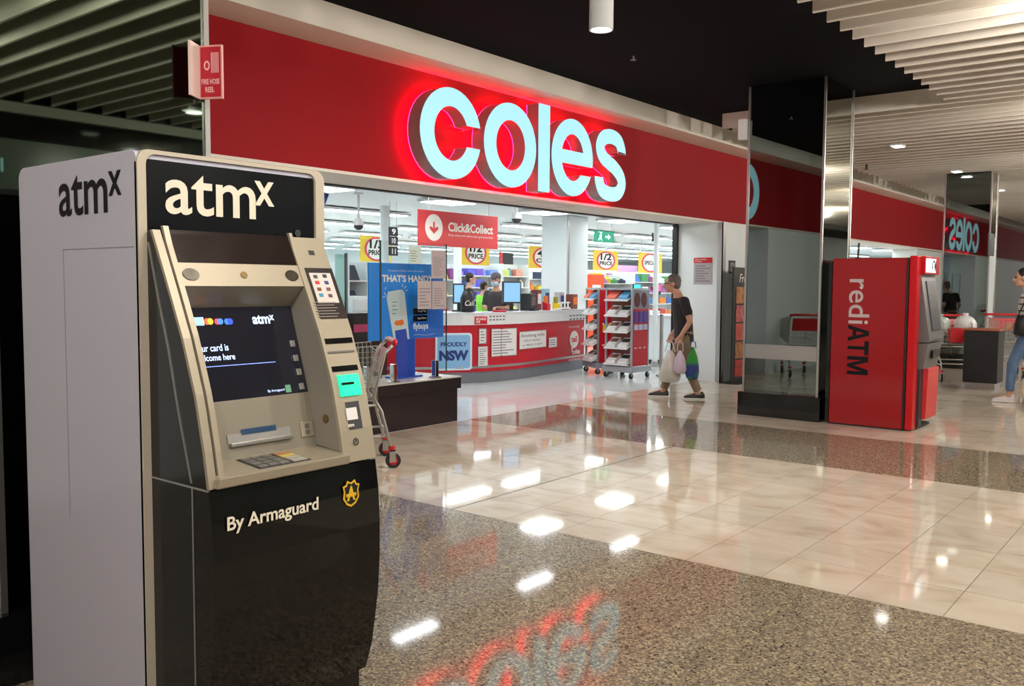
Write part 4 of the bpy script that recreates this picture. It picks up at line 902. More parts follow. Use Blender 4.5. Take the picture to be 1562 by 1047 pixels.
# ------------------------------------------------------------------ card display racks by the counter
M_alu = mat('rack_alu', (176, 180, 186), .35, .6); M_rackred = mat('rack_red', (196, 14, 34), .35)
def castor(t, x, y, r=.045, m=None, hub=None):
    c = part('castor', B().box(x-.018, x+.018, y-.02, y+.02, r, r*2.2), M_steel, t, False)
    part('wheel', B().cyl((x, y-.014, r), (x, y+.014, r), r, n=16), M_rubber, c, False)
    part('hub', B().cyl((x, y-.017, r), (x, y+.017, r), r*.5, n=12), hub or M_grey, c, False)
def rack(label, loc, rz, seed, extra):
    rn = random.Random(seed); t = thing('card_rack', label, 'display rack', loc, rz, 'wheeled card racks'); W_, D_, H_ = .46, .50, 1.42
    part('base_deck', B().box(-.05, W_+.05, -.05, D_+.05, .10, .19), M_alu, t, False, bevel=.01)
    for x, y in ((0,0),(W_,0),(0,D_),(W_,D_)):
        castor(t, x, y); part('post', B().box(x-.014, x+.014, y-.014, y+.014, .19, H_), M_alu, t, False)
    part('top_frame', B().box(-.014, W_+.014, -.014, D_+.014, H_, H_+.03), M_alu, t, False)
    part('centre_panel', B().box(.13, .15, .0, D_, .2, H_), M_brown, t, False)
    pn = part('end_panel', B().box(.016, W_-.016, -.008, .008, .2, 1.12), M_rackred, t, False)
    hd = part('header_panel', B().box(.016, W_-.016, -.008, .008, 1.12, H_-.002), mat('rack_header_%d' % seed, extra[0], .4), t, False)
    b = B()
    for r in range(2):
        for k in range(3): b.box(.07+k*.125, .13+k*.125, -.011, -.0085, .48+r*.36, .50+r*.36)
    part('print', b, M_wtext, pn, False)
    if seed == 1:
        for k in range(3):
            part('gift_card', B().box(.05+k*.13, .15+k*.13, -.02, -.0085, .90, 1.08), mat('card_purple', (86, 66, 150), .4), pn, False); part('gift_card', B().box(.05+k*.13, .15+k*.13, -.022, -.0085, .78, .87), mat('card_pale', (190, 200, 226), .4), pn, False)
        for cx in (.13, .32): part('photo_print', B().prism([disc2(cx, 1.26, .085, .12)], (Vector((0,-.009,0)), Vector((1,0,0)), up, Vector((0,-1,0))), 0, .002), mat('photo_maroon', (96, 46, 48), .5), hd, False)
    else:
        for k in range(2):
            part('gift_card', B().box(.08+k*.17, .19+k*.17, -.02, -.0085, .70, .84), M_yel, pn, False); part('gift_card', B().box(.10+k*.17, .17+k*.17, -.02, -.0085, .84, .93), mat('card_purple', (86, 66, 150), .4), pn, False)
        text('lettering', '25', (Vector((.22, -.009, 1.16)), Vector((1,0,0)), up, Vector((0,-1,0))), .18, .14, MATS['sign_pink_print'], hd, d1=.001, world=False)
    for k, z in enumerate((.24, .50, .76, 1.02, 1.27)):
        sh = part('shelf', B().hexa([(-.10,.02,z-.03),(.0,.02,z+.02),(.0,D_-.02,z+.02),(-.10,D_-.02,z-.03)], [(-.10,.02,z-.005),(.12,.02,z+.04),(.12,D_-.02,z+.04),(-.10,D_-.02,z-.005)]), M_white, t, False)
        for j in range(2):
            y0 = .045+j*.23
            tr_ = part('card_tray', B().hexa([(-.08,y0,z),(.10,y0,z+.045),(.10,y0+.17,z+.045),(-.08,y0+.17,z)], [(-.07,y0,z+.04),(.11,y0,z+.15),(.11,y0+.17,z+.15),(-.07,y0+.17,z+.04)]), M_paper if k < 4 else mat('tray_%d' % j, ((90,150,190), (224,110,90))[j], .5), sh, False)
            b = B()
            if k < 4: b.hexa([(.0,y0+.01,z+.081),(.0,y0+.16,z+.081),(.08,y0+.16,z+.13),(.08,y0+.01,z+.13)], [(.0,y0+.01,z+.085),(.0,y0+.16,z+.085),(.08,y0+.16,z+.134),(.08,y0+.01,z+.134)])
            if k < 4: part('tray_print', b, M_brown if j else M_dgrey, t, False)
    return t
p = PZ(965, 579); rack('front wheeled card rack with maroon header and purple cards', (p.x+.03, p.y+.05, 0), math.radians(-4), 1, ((140, 142, 150),))
p = PZ(905, 571); rack('rear wheeled card rack with yellow cards at the counter end', (p.x+.04, p.y-.06, 0), math.radians(-33), 2, ((190, 16, 36),))

# ------------------------------------------------------------------ red kiosk cash machine against the column
KX, KY0, KY1, KH = 9.76, 2.60, 3.36, 1.80
k = thing('kiosk_cash_machine', 'tall glossy red kiosk cash machine standing against the mirrored column', 'cash machine', (KX+.4, (KY0+KY1)/2, 0))
part('side_panel', B().box(KX, KX+.03, KY0, KY1, .012, KH), M_kiosk, k, bevel=.006)
part('rear_cover', B().box(KX-.004, KX+.82, KY1+.002, KY1+.04, .02, KH-.03), M_black, k)
part('base_strip', B().box(KX+.002, KX+.8, KY0+.01, KY1, 0, .011), M_blackm, k)
part('front_seam', B().box(KX-.003, KX+.03, KY0-.022, KY0-.001, .005, KH), M_blackm, k)
part('body', B().box(KX+.031, KX+.80, KY0, KY1, .012, KH), M_kiosk, k)
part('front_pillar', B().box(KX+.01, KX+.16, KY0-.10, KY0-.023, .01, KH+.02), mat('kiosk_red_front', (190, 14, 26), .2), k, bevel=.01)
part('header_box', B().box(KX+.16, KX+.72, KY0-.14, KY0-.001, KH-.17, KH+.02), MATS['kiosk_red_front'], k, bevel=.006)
lp = part('lit_panel', B().box(KX+.17, KX+.55, KY0-.148, KY0-.141, KH-.15, KH-.005), mat('kiosk_lit', (220, 235, 255), .4, emit=1.2, ecol=(.75, .88, 1)), k)
text('lettering', 'ATM', FX((KX+.36, KY0-.149, KH-.14)), .18, .12, M_text, lp, bold=.03)
part('grey_fascia', B().prism([[(KY0, .92), (KY0, KH-.17), (KY0-.10, KH-.17), (KY0-.10, 1.6), (KY0-.20, .95), (KY0-.18, .92)]], (Vector((KX+.17,0,0)), Vector((0,1,0)), up, Vector((1,0,0))), 0, .56), M_grey, k)
part('screen', B().hexa([(KX+.32, KY0-.117, 1.56), (KX+.66, KY0-.117, 1.56), (KX+.66, KY0-.197, 1.04), (KX+.32, KY0-.197, 1.04)], [(KX+.32, KY0-.10, 1.56), (KX+.66, KY0-.10, 1.56), (KX+.66, KY0-.18, 1.04), (KX+.32, KY0-.18, 1.04)]), M_dgrey, k)
part('dispenser', B().prism([[(KY0, .64), (KY0, .91), (KY0-.19, .91), (KY0-.15, .64)]], (Vector((KX+.17,0,0)), Vector((0,1,0)), up, Vector((1,0,0))), 0, .56), MATS['machine_grey'], k)
part('dispenser_slot', B().box(KX+.34, KX+.64, KY0-.20, KY0-.175, .75, .83), M_black, k)
part('lower_side', B().box(KX+.17, KX+.30, KY0-.12, KY0-.001, .03, .64), M_dgrey, k)
part('lower_door', B().prism([[(KY0-.01, .08), (KY0-.01, .64), (KY0-.17, .64), (KY0-.155, .10)]], (Vector((KX+.3,0,0)), Vector((0,1,0)), up, Vector((1,0,0))), 0, .44), M_kiosk2, k)
part('foot', B().box(KX+.2, KX+.7, KY0-.10, KY0-.001, 0, .03), M_blackm, k)
def ktext(nm, s, ya, yb, x0, x1, m, bold=.008):
    a, b_ = PX(x1, ya, KX), PX(x0, yb, KX)          # text runs downwards: u = -z, v = towards the front? letters' tops face right
    fr = (Vector((KX, PX(x0, (ya+yb)/2, KX).y, a.z)), Vector((0,0,-1)), Vector((0,-1,0)), Vector((-1,0,0)))
    return text(nm, s, fr, a.z-b_.z, PX(x0, 500, KX).y-PX(x1, 500, KX).y, m, k, d1=.003, bold=bold)
ktext('lettering', 'redi', 426, 494, 1295, 1327, mat('kiosk_grey_print', (186, 170, 172), .4));
za_, zb2 = PX(1310, 496, KX).z, PX(1310, 572, KX).z; ya_ = PX(1294, 500, KX).y; hh_ = ya_-PX(1326, 500, KX).y; tw = za_-zb2
fk = (Vector((KX, ya_, za_)), Vector((0,0,-1)), Vector((0,-1,0)), Vector((-1,0,0)))
def glyph(loops, x0, x1): part('lettering', B().prism([[((x0+(x1-x0)*a)*tw, b*hh_) for a, b in l] for l in loops], fk, .001, .003), M_text, k)
glyph([[(0, 0), (.24, 0), (.31, .22), (.69, .22), (.76, 0), (1, 0), (.63, 1), (.37, 1)], [(.37, .4), (.5, .78), (.63, .4)]], 0, .33)
glyph([[(.38, 0), (.62, 0), (.62, .8), (1, .8), (1, 1), (0, 1), (0, .8), (.38, .8)]], .32, .60)
glyph([[(0, 0), (.2, 0), (.2, .68), (.42, 0), (.58, 0), (.8, .68), (.8, 0), (1, 0), (1, 1), (.72, 1), (.5, .32), (.28, 1), (0, 1)]], .63, 1)
t = thing('antenna', 'short black antenna on top of the red kiosk', 'antenna', (KX+.2, KY1-.2, KH)); part('rod', B().cyl((0,0,0), (.02,.0,.17), .012, n=8).cyl((0,0,0), (0,0,.012), .03, n=10), M_blackm, t, False)

# ------------------------------------------------------------------ food board, pier posters
FBX, FBY = 12.70, 5.86
t = thing('food_board', 'tall black display board of food photographs beside the pier', 'display board', (FBX+.35, FBY, 0))
part('frame', B().box(FBX, FBX+.75, FBY, FBY+.03, 0, 1.78), mat('board_black', (26, 22, 22), .4), t)
part('base', B().box(FBX-.03, FBX+.78, FBY-.12, FBY+.2, 0, .012), M_blackm, t)
text('lettering', 'Fresh', FX((FBX+.2, FBY, 1.55)), .4, .13, M_wtext, t, bold=.0, shear=.2)
for i, (c1_, c2_) in enumerate((((190, 130, 70), (120, 70, 40)), ((150, 40, 48), (196, 120, 110)), ((140, 50, 44), (196, 90, 70)), ((170, 120, 76), (110, 60, 36)), ((186, 52, 34), (120, 30, 24)))):
    z0 = .10+(4-i)*.282; part('food_photo', B().box(FBX+.09, FBX+.70, FBY-.006, FBY-.001, z0, z0+.255), mat_noise('food_%d' % i, c1_, c2_, 9, .4), t)
def pier_poster(label, q0, q1, head=None):
    a, b_ = PX(*q0, 12.8), PX(*q1, 12.8); t = thing('wall_poster', label, 'poster', (12.795, a.y, a.z)); fr = FS((12.798, a.y, a.z)); w, h = a.y-b_.y, b_.z-a.z
    part('sheet', B().slab(fr, 0, w, 0, h, 0, .004), M_paperg, t); return t, fr, w, h
t, fr, w, h = pier_poster('grey poster with a red heading on the white pier', (1058, 434), (1087, 393))
hd = part('heading', B().slab(fr, 0, w, h*.8, h, .004, .006), M_rtext, t); text('lettering', 'Shop healthy\nat coles', (fr[0]+fr[1]*w*.08+up*h*.84, fr[1], up, fr[3]), w*.6, h*.12, M_wtext, hd, d1=.007)
lines('print', fr, w*.1, w*.9, h*.08, h*.74, 7, mat('print_mid', (120, 114, 118), .6), t, d=.005, seed=8)
a = PY(1112, 417, 6.1); t = thing('open_sign', 'small black sign above the food board on the pier', 'sign', (a.x, 6.1, a.z)); part('plate', B().box(a.x, a.x+.22, 6.098, 6.108, a.z, a.z+.2), M_blackm, t); text('lettering', 'OPEN\nLATE', FX((a.x+.03, 6.097, a.z+.03)), .16, .14, M_paperg, t, bold=.02)
t = thing('speaker_box', 'small pale box fixed to the mirrored column near the ceiling', 'wall box', PX(1139, 198, 9.75)); part('body', B().box(-.04, .03, .0, .09, -.11, .12), M_white, t, False, bevel=.005)
t = thing('wall_phone', 'small black device fixed on the far mirrored column', 'wall device', PY(1510, 375, 3.38)); part('body', B().box(-.25, .25, -.03, .0, -.18, .22), M_blackm, t, False, bevel=.02); part('face', B().box(-.1, .1, -.034, -.03, -.05, .1), M_dgrey, t, False)

# ------------------------------------------------------------------ shopping trolleys
def make_trolley(label, loc, rz, grp):
    t = thing('shopping_trolley', label, 'shopping trolley', loc, rz, grp)       # +x is forward, handle at the back
    L_, hw, hwf, zt0, zt1, zb0, zb1 = .82, .27, .20, 1.0, .93, .55, .62
    def pt(s, v, side):                 # side wall: s 0 back..1 front, v 0 bottom..1 top
        return Vector((s*L_, side*(hw+(hwf-hw)*s), (zb0+(zb1-zb0)*s)*(1-v)+(zt0+(zt1-zt0)*s)*v))
    b = B(); r = .0028
    for side in (-1, 1):
        for i in range(23): b.tube([pt(i/22, 0, side), pt(i/22, 1, side)], r, 4)
        for v in (0, .2, .4, .6, .8, 1): b.tube([pt(0, v, side), pt(1, v, side)], r*(2 if v in (0, 1) else 1), 4)
    for i in range(9):
        k_ = -1+2*i/8
        b.tube([(L_, k_*hwf, zb1), (L_, k_*hwf, zt1)], r, 4); b.tube([(0, k_*hw, zb0), (L_, k_*hwf, zb1)], r, 4); b.tube([(0, k_*hw, zb0), (0, k_*hw, zt0-.06)], r, 4)
    for i in range(7): s_ = i/6; b.tube([pt(s_, 0, -1), pt(s_, 0, 1)], r, 4)
    for v in (.2, .4, .6, .8, 1): b.tube([pt(1, v, -1), pt(1, v, 1)], r, 4); b.tube([pt(0, v*.9, -1), pt(0, v*.9, 1)], r, 4)
    part('wire_basket', b, M_wire, t, False)
    b = B()
    for side in (-1, 1):
        b.tube([(-.14, side*.27, 1.02), (-.06, side*.27, .94), (.03, side*.26, .58), (.0, side*.26, .52), (-.03, side*.26, .47), (-.1, side*.26, .2), (-.115, side*.26, .15)], .014, 8)
        b.tube([(.0, side*.26, .52), (.30, side*.24, .50), (.62, side*.2, .30), (.70, side*.19, .16)], .012, 8)
        b.tube([(-.09, side*.26, .26), (.62, side*.2, .26)], .010, 8)
    b.tube([(-.07, -.26, .3), (-.07, .26, .3)], .01, 8).tube([(.62, -.2, .28), (.62, .2, .28)], .01, 8).tube([(.0, -.26, .52), (.0, .26, .52)], .01, 8)
    part('chassis', b, M_wire, t, False, smooth=True)
    part('handle', B().tube([(-.14, -.29, 1.02), (-.15, -.2, 1.03), (-.15, .2, 1.03), (-.14, .29, 1.02)], .021, 12), M_trolleyred, t, False, smooth=True)
    part('seat_flap', B().hexa([(-.035,-.22,.76),(-.035,.22,.76),(-.09,.22,.97),(-.09,-.22,.97)], [(-.025,-.22,.76),(-.025,.22,.76),(-.08,.22,.97),(-.08,-.22,.97)]), M_trolleyred, t, False)
    for x, y in ((-.115, -.26), (-.115, .26), (.70, -.19), (.70, .19)):
        c = part('castor', B().box(x-.03, x+.02, y-.022, y-.016, .05, .15).box(x-.03, x+.02, y+.016, y+.022, .05, .15).box(x-.03, x+.02, y-.022, y+.022, .14, .155), M_wire, t, False)
        part('castor_collar', B().cyl((x, y, .15), (x, y, .18), .028, n=12), M_trolleyred, c, False)
        part('wheel', B().cyl((x-.01, y-.014, .062), (x-.01, y+.014, .062), .062, n=20), M_rubber, c, False)
        part('hub', B().cyl((x-.01, y-.0165, .062), (x-.01, y+.0165, .062), .036, n=14), M_trolleyred, c, False)
    return t
tr = make_trolley('shopping trolley with a red handle half hidden behind the white surround', (0, 0, 0), math.atan2(.6, -.8), 'shopping trolleys')
f_ = Vector((-.8, .6, 0)); mid = Vector((5.18, 5.46, 0)); tr.location = mid+f_*.125
for i, (x, y, a, lab) in enumerate(((16.0, 3.55, 200, 'nearest of the parked trolleys behind the red kiosk'), (17.3, 3.0, 200, 'parked trolley standing behind the nearest one by the far column'), (17.0, 4.6, 190, 'rear parked trolley under the far mirrored column'))):
    dup(tr, (x, y, 0), math.radians(a), label=lab)
def lump(name, label, cat, p, rx, ry, rz_, m, seed, part_name='film'):
    rn = random.Random(seed); t = thing(name, label, cat, p); b = B().sphere((0,0,rz_), 1, 14, 9, (rx, ry, rz_))
    b.v = [v+Vector((rn.uniform(-.12,.12)*rx, rn.uniform(-.12,.12)*ry, rn.uniform(-.12,.12)*rz_)) for v in b.v]
    part(part_name, b, m, t, False, smooth=True); part('knot', B().cyl((0,0,rz_*1.8), (0.01,0,rz_*2.25), rx*.12, rx*.22, n=9), m, t, False); return t
M_plast = mat('plastic_white', (226, 228, 226), .3)
lump('plastic_bag', 'white plastic bag bulging from the parked trolley, left one', 'bag', (15.75, 3.28, .72), .22, .18, .16, M_plast, 1)
lump('plastic_bag', 'pale green plastic bag in the parked trolley beside the white bag', 'bag', (15.62, 3.62, .72), .2, .16, .15, mat('plastic_green', (190, 206, 196), .3), 2)
t = thing('hand_basket', 'red plastic hand basket sitting in the parked trolley', 'basket', (15.33, 3.27, .64), math.radians(20))
b = B()
for i in range(9):
    for s_ in (-1, 1): b.box(-.2+i*.05-.008, -.2+i*.05+.008, s_*.13-.006, s_*.13+.006, 0, .2)
b.box(-.21, .21, -.14, .14, 0, .012).box(-.22, .22, -.145, -.125, .19, .21).box(-.22, .22, .125, .145, .19, .21).box(-.22, -.2, -.145, .145, .0, .21).box(.2, .22, -.145, .145, .0, .21)
part('tub', b, M_trolleyred, t, False)

# ------------------------------------------------------------------ black box stand near the trolleys
p = PZ(1472, 592); q = PZ(1522, 596)
t = thing('waste_bin', 'black box bin with a wooden top next to the parked trolleys', 'bin', (14.75, 2.8, 0))
part('cabinet', B().box(14.55, 15.0, 2.58, 3.04, .09, .86), M_blackm, t, bevel=.008)
part('base', B().box(14.58, 14.97, 2.61, 3.01, 0, .09), M_steel, t)
part('wooden_top', B().box(14.53, 15.02, 2.56, 3.06, .86, .885), mat_noise('wood_top', (176, 104, 70), (140, 78, 50), 6, .4, stretch=(1, 8, 1)), t, bevel=.004)
#@@PEOPLE
# ------------------------------------------------------------------ people
def ell_ring(c, ax_, ay_, n=14, yaw=0):
    return [Vector((c[0]+ax_*math.cos(2*math.pi*i/n)*math.cos(yaw)-ay_*math.sin(2*math.pi*i/n)*math.sin(yaw), c[1]+ax_*math.cos(2*math.pi*i/n)*math.sin(yaw)+ay_*math.sin(2*math.pi*i/n)*math.cos(yaw), c[2])) for i in range(n)]
def capchain(b, pts, rs, n=10):
    for (p, r), (q, r2) in zip(zip(pts, rs), list(zip(pts, rs))[1:]): b.cyl(p, q, r, r2, n)
    for p, r in zip(pts, rs): b.sphere(p, r, n, 6)
    return b
def fuse(name, b, m, parent, vox, smooth=4):
    me = bpy.data.meshes.new(name); me.from_pydata([tuple(p) for p in b.v], [], b.f); fixn(me)
    o = bpy.data.objects.new(name, me); COL.objects.link(o)
    md = o.modifiers.new('r', 'REMESH'); md.mode = 'VOXEL'; md.voxel_size = vox
    sm = o.modifiers.new('s', 'SMOOTH'); sm.iterations = smooth; sm.factor = .5
    dg = bpy.context.evaluated_depsgraph_get(); dg.update()
    m2 = bpy.data.meshes.new_from_object(o.evaluated_get(dg)); bpy.data.objects.remove(o); bpy.data.meshes.remove(me)
    m2.name = name; m2.materials.clear(); return link(name, m2, m, parent, False, smooth=True)
def head(b, c, s=1, tilt=0):
    """skull, jaw, nose, ears around centre c; face towards +x"""
    R = Matrix.Rotation(tilt, 3, 'Y'); c = Vector(c)
    def P(x, y, z): return c+R@(Vector((x, y, z))*s)
    b.sphere(P(-.012, 0, .03), s, 16, 10, (.098, .077, .10), R); b.sphere(P(.028, 0, -.04), s, 14, 8, (.062, .058, .075), R)
    b.sphere(P(.05, 0, -.085), s, 10, 6, (.034, .036, .03), R)
    b.cyl(P(.082, 0, .025), P(.108, 0, -.025), .008*s, .017*s, 8); b.sphere(P(.104, 0, -.028), .016*s, 8, 6)
    b.sphere(P(.088, 0, -.062), s, 8, 5, (.013, .026, .008), R)
    for y in (-1, 1): b.sphere(P(-.012, y*.078, -.005), s, 8, 6, (.022, .012, .034), R)
    return P
def hand(b, w, d, out, s=1):
    """w wrist, d hand direction, out palm normal; five bent fingers"""
    w, d, out = Vector(w), Vector(d).normalized(), Vector(out).normalized(); side = d.cross(out).normalized()
    pe = w+d*.085*s
    for k in range(4):
        y = (-.03+.02*k)*s; base = pe+side*y; L = (.068, .078, .074, .058)[k]*s
        capchain(b, [w+side*y*.7+d*.012*s, base], [.017*s, .013*s], 8)
        p1 = base+(d*.8+out*.6).normalized()*L*.5; p2 = p1+(d*.2+out).normalized()*L*.35; p3 = p2+(-d*.5+out*.6).normalized()*L*.25
        capchain(b, [base, p1, p2, p3], [.0105*s, .0098*s, .009*s, .008*s], 8)
    tb = w+d*.03*s-side*.028*s; capchain(b, [tb, tb+(d*.6-side*.5+out*.5).normalized()*.04*s, tb+(d*.9+out*.8).normalized()*.068*s], [.0135*s, .0115*s, .009*s], 8)
SKIN = mat_noise('skin_light', (196, 150, 126), (184, 136, 112), 20, .5)
def person(label, loc, rz, J, cfg):
    """J: joints (local, +x forward, +y left). cfg: materials and options"""
    t = thing('person', label, 'person', loc, rz); vox = cfg.get('vox', .009); s = cfg.get('s', 1); skin = cfg.get('skin', SKIN)
    V = lambda k: Vector(J[k])
    b = B(); P = head(b, J['head'], s, cfg.get('tilt', 0))
    capchain(b, [V('head')+Vector((-.015, 0, -.05))*s, V('neck'), (V('neck')+V('chest'))/2], [.052*s, .056*s, .07*s])
    def torso(bb, g=0, lo=None, hi=1):
        hp, ch, nk = V('hip'), V('chest'), V('neck'); w = cfg.get('w', 1)*s; dp = cfg.get('d', 1)*s
        wa = hp.lerp(ch, .5)
        R = []
        if lo is not None: R.append((hp+Vector((0, 0, lo)), .118*dp+g, .168*w+g))
        R += [(hp, .115*dp+g, .165*w+g), (wa, .112*dp+g, .152*w+g), (ch, .118*dp+g, .175*w+g), (ch.lerp(nk, .45), .10*dp+g, .165*w+g), (ch.lerp(nk, .75), .075*dp+g, .10*w+g)]
        if hi: R.append((nk, .058*dp+g, .062*w+g))
        bb.loft([ell_ring(c, a, e) for c, a, e in R])
    torso(b)
    for sd in ('l', 'r'):
        capchain(b, [V('sh_'+sd), V('el_'+sd), V('wr_'+sd)], [.052*s, .038*s, .026*s]); hand(b, J['wr_'+sd], J['hd_'+sd], J.get('pn_'+sd, (1, 0, 0)), s)
        if 'kn_'+sd in J:
            hp = V('hip')+Vector((0, (.09 if sd == 'l' else -.09)*s, 0)); capchain(b, [hp, V('kn_'+sd), V('an_'+sd)], [.082*s, .054*s, .038*s])
            a = V('an_'+sd); tdir = Vector(J.get('toe_'+sd, (1, 0, 0))).normalized(); capchain(b, [a, a+tdir*.16*s+Vector((0, 0, -.035*s))], [.036*s, .026*s])
    fuse('body', b, skin, t, vox)
    # hair
    c = V('head'); R = Matrix.Rotation(cfg.get('tilt', 0), 3, 'Y'); b = B()
    def H(x, y, z): return c+R@(Vector((x, y, z))*s)
    b.sphere(H(-.022, 0, .045), s, 16, 10, (.098, .084, .095), R); b.sphere(H(-.05, 0, -.005), s, 14, 8, (.064, .076, .075), R)
    if cfg.get('bun'): b.sphere(H(-.13, 0, .05), .045*s, 12, 8); b.sphere(H(-.07, 0, .0), s, 12, 8, (.055, .075, .085), R)
    fuse('hair', b, cfg['hair'], t, vox, 2)
    if 'cap' in cfg: part('cap', B().sphere(H(-.012, 0, .075), s, 16, 8, (.108, .094, .075), R).cyl(H(.06, 0, .06), H(.15, 0, .045), .05*s, .03*s, 10), cfg['cap'], t, False, smooth=True)
    if 'mask' in cfg: part('face_mask', B().sphere(H(.055, 0, -.06), s, 14, 8, (.06, .066, .055), R), cfg['mask'], t, False, smooth=True)
    eb = B(); 
    for y in (-1, 1): eb.sphere(H(.083, y*.03, .012), .0105*s, 8, 6)
    part('eyes', eb, M_text, t, False, smooth=True)
    if 'glasses' in cfg: part('glasses', B().tube([H(.02, .086, .012), H(.098, .05, .012), H(.105, 0, .014), H(.098, -.05, .012), H(.02, -.086, .012)], .004*s, 6), M_dgrey, t, False)
    # top
    b = B(); torso(b, .014*s, cfg.get('hem', -.06), 0)
    for sd in ('l', 'r'):
        k = cfg.get('sleeve', .62); e = V('sh_'+sd).lerp(V('el_'+sd), min(k, 1)); pts = [V('sh_'+sd), e]; rs = [.066*s, .060*s]
        if k > 1: pts.append(V('el_'+sd).lerp(V('wr_'+sd), k-1)); rs = [.066*s, .052*s, .042*s]
        for p, q, r1, r2 in zip(pts, pts[1:], rs, rs[1:]): b.cyl(p, q, r1, r2, 12)
        for p, r in list(zip(pts, rs))[:-1]: b.sphere(p, r, 12, 8)
        b.cyl(V('chest').lerp(V('neck'), .5), V('sh_'+sd), .07*s, .066*s, 12)
    fuse('top', b, cfg['top'], t, vox, 3)
    if 'kn_l' in J:
        b = B()
        hp = V('hip'); b.loft([ell_ring(hp+Vector((0, 0, z)), a*s, e*s) for z, a, e in ((-.1, .11, .16), (0, .128, .178), (.07, .124, .172))])
        for sd in ('l', 'r'):
            hp2 = V('hip')+Vector((0, (.088 if sd == 'l' else -.088)*s, -.02)); k = V('kn_'+sd); a = V('an_'+sd); ft = cfg.get('fit', 1)
            e = k.lerp(a, cfg.get('leg', 1.0)); pts = [hp2, hp2.lerp(k, .5), k, k.lerp(e, .5), e]; rs = [.096*s, .086*s*ft, .070*s*ft, .062*s*ft, .056*s*ft]
            for p, q, r1, r2 in zip(pts, pts[1:], rs, rs[1:]): b.cyl(p, q, r1, r2, 12)
            for p, r in list(zip(pts, rs))[:-1]: b.sphere(p, r, 12, 8)
        fuse('trousers', b, cfg['legs'], t, vox, 3)
        for sd in ('l', 'r'):
            a = V('an_'+sd); d = Vector(J.get('toe_'+sd, (1, 0, 0))).normalized(); lz = J.get('lift_'+sd, 0); fz = a.z-.07*s; u = Vector((-d.y, d.x, 0)).normalized(); b = B()
            b.loft([[a+d*x*s+u*y*s*.9+Vector((0, 0, z*s-.07*s)) for y, z in ((-w, .0), (w, .0), (w*1.05, h*.5), (w*.7, h), (-w*.7, h), (-w*1.05, h*.5))] for x, w, h in ((-.075, .028, .06), (-.05, .036, .10), (0, .04, .10), (.07, .043, .075), (.13, .046, .055), (.18, .04, .042), (.2, .02, .03))])
            sh = fuse('shoe', b, cfg['shoes'], t, .006, 3)
            part('sole', B().loft([[a+d*x*s+u*y*s+Vector((0, 0, z*s-.07*s)) for y, z in ((-w, -.0), (w, -.0), (w, .014), (-w, .014))] for x, w in ((-.08, .026), (-.05, .036), (.07, .044), (.14, .046), (.19, .036), (.205, .018))]), cfg.get('sole', M_paper), sh, False)
    return t
GREYH = mat_noise('hair_grey', (112, 104, 98), (80, 73, 68), 60, .7); DARKH = mat_noise('hair_dark', (34, 26, 24), (22, 18, 18), 40, .5)
M_tee = mat_noise('tee_black', (40, 36, 38), (32, 29, 31), 8, .85); M_khaki = mat_noise('khaki', (132, 112, 88), (116, 98, 76), 7, .8)
mp_ = PZ(1035, 607)
fdir = math.atan2(.88, -.47)
man = person('grey haired man in a black tee and khaki trousers walking past with shopping bags', (mp_.x, mp_.y, 0), fdir, {
    'head': (.11, 0, 1.515), 'neck': (.035, 0, 1.385), 'chest': (-.03, 0, 1.17), 'hip': (-.055, 0, .83),
    'sh_l': (-.055, .185, 1.29), 'el_l': (-.13, .235, 1.03), 'wr_l': (-.01, .235, .83), 'hd_l': (.35, 0, -1), 'pn_l': (.3, -1, 0),
    'sh_r': (-.03, -.185, 1.29), 'el_r': (-.05, -.225, 1.03), 'wr_r': (.10, -.215, .84), 'hd_r': (.35, 0, -1), 'pn_r': (.3, 1, 0),
    'kn_l': (-.10, .09, .44), 'an_l': (-.265, .09, .072), 'kn_r': (.09, -.085, .45), 'an_r': (.205, -.085, .072)},
    dict(hair=GREYH, top=M_tee, legs=M_khaki, shoes=M_blackm, hem=-.07, sleeve=.7, glasses=1, leg=.9, vox=.008))
def bag(label, loc, rz, w, d, h, m, hl, fill=None, hm=None):
    t = thing('shopping_bag', label, 'shopping bag', loc, rz); rn = random.Random(len(label)); rg = []
    for k, (z, a) in enumerate(((0, .55), (.04, .9), (.2, 1.05), (.45, .95), (.7, .7), (.9, .38), (1, .2))):
        rg.append([Vector((math.copysign(abs(math.cos(q))**.7, math.cos(q))*w/2*a*rn.uniform(.93, 1.07), math.copysign(abs(math.sin(q))**.7, math.sin(q))*d/2*a*rn.uniform(.93, 1.07), z*h)) for q in [2*math.pi*i/16 for i in range(16)]])
    part('bag_body', B().loft(rg), m, t, False, smooth=True)
    for s_ in (-1, 1): part('bag_handle', B().tube([(-.07*w/.3, s_*.012, h*.96), (-.03, s_*.012, h+hl*.8), (0, s_*.006, h+hl), (.03, s_*.012, h+hl*.8), (.07*w/.3, s_*.012, h*.96)], .007, 6), hm or m, t, False)
    if fill: part('contents', B().sphere((0, 0, h*.22), 1, 12, 8, (w*.5, d*.48, h*.2)), fill, t, False, smooth=True)
    return t
def mloc(x, y, z, base=mp_, r=None):
    r = fdir if r is None else r; return Vector((base.x+x*math.cos(r)-y*math.sin(r), base.y+x*math.sin(r)+y*math.cos(r), z))
M_clear = mat('bag_film', (228, 224, 216), .25); M_clear.node_tree.nodes['Principled BSDF'].inputs['Alpha'].default_value = .55
bag('thin white plastic bag of groceries hanging from the man\'s hand', mloc(.12, .245, .23), fdir, .27, .16, .42, M_clear, .13, mat_noise('greens', (120, 120, 60), (90, 70, 40), 14, .6))
bag('lilac plastic bag hanging beside the grocery bag', mloc(-.01, .36, .36), fdir, .16, .1, .30, mat('bag_lilac', (190, 172, 190), .3), .12)
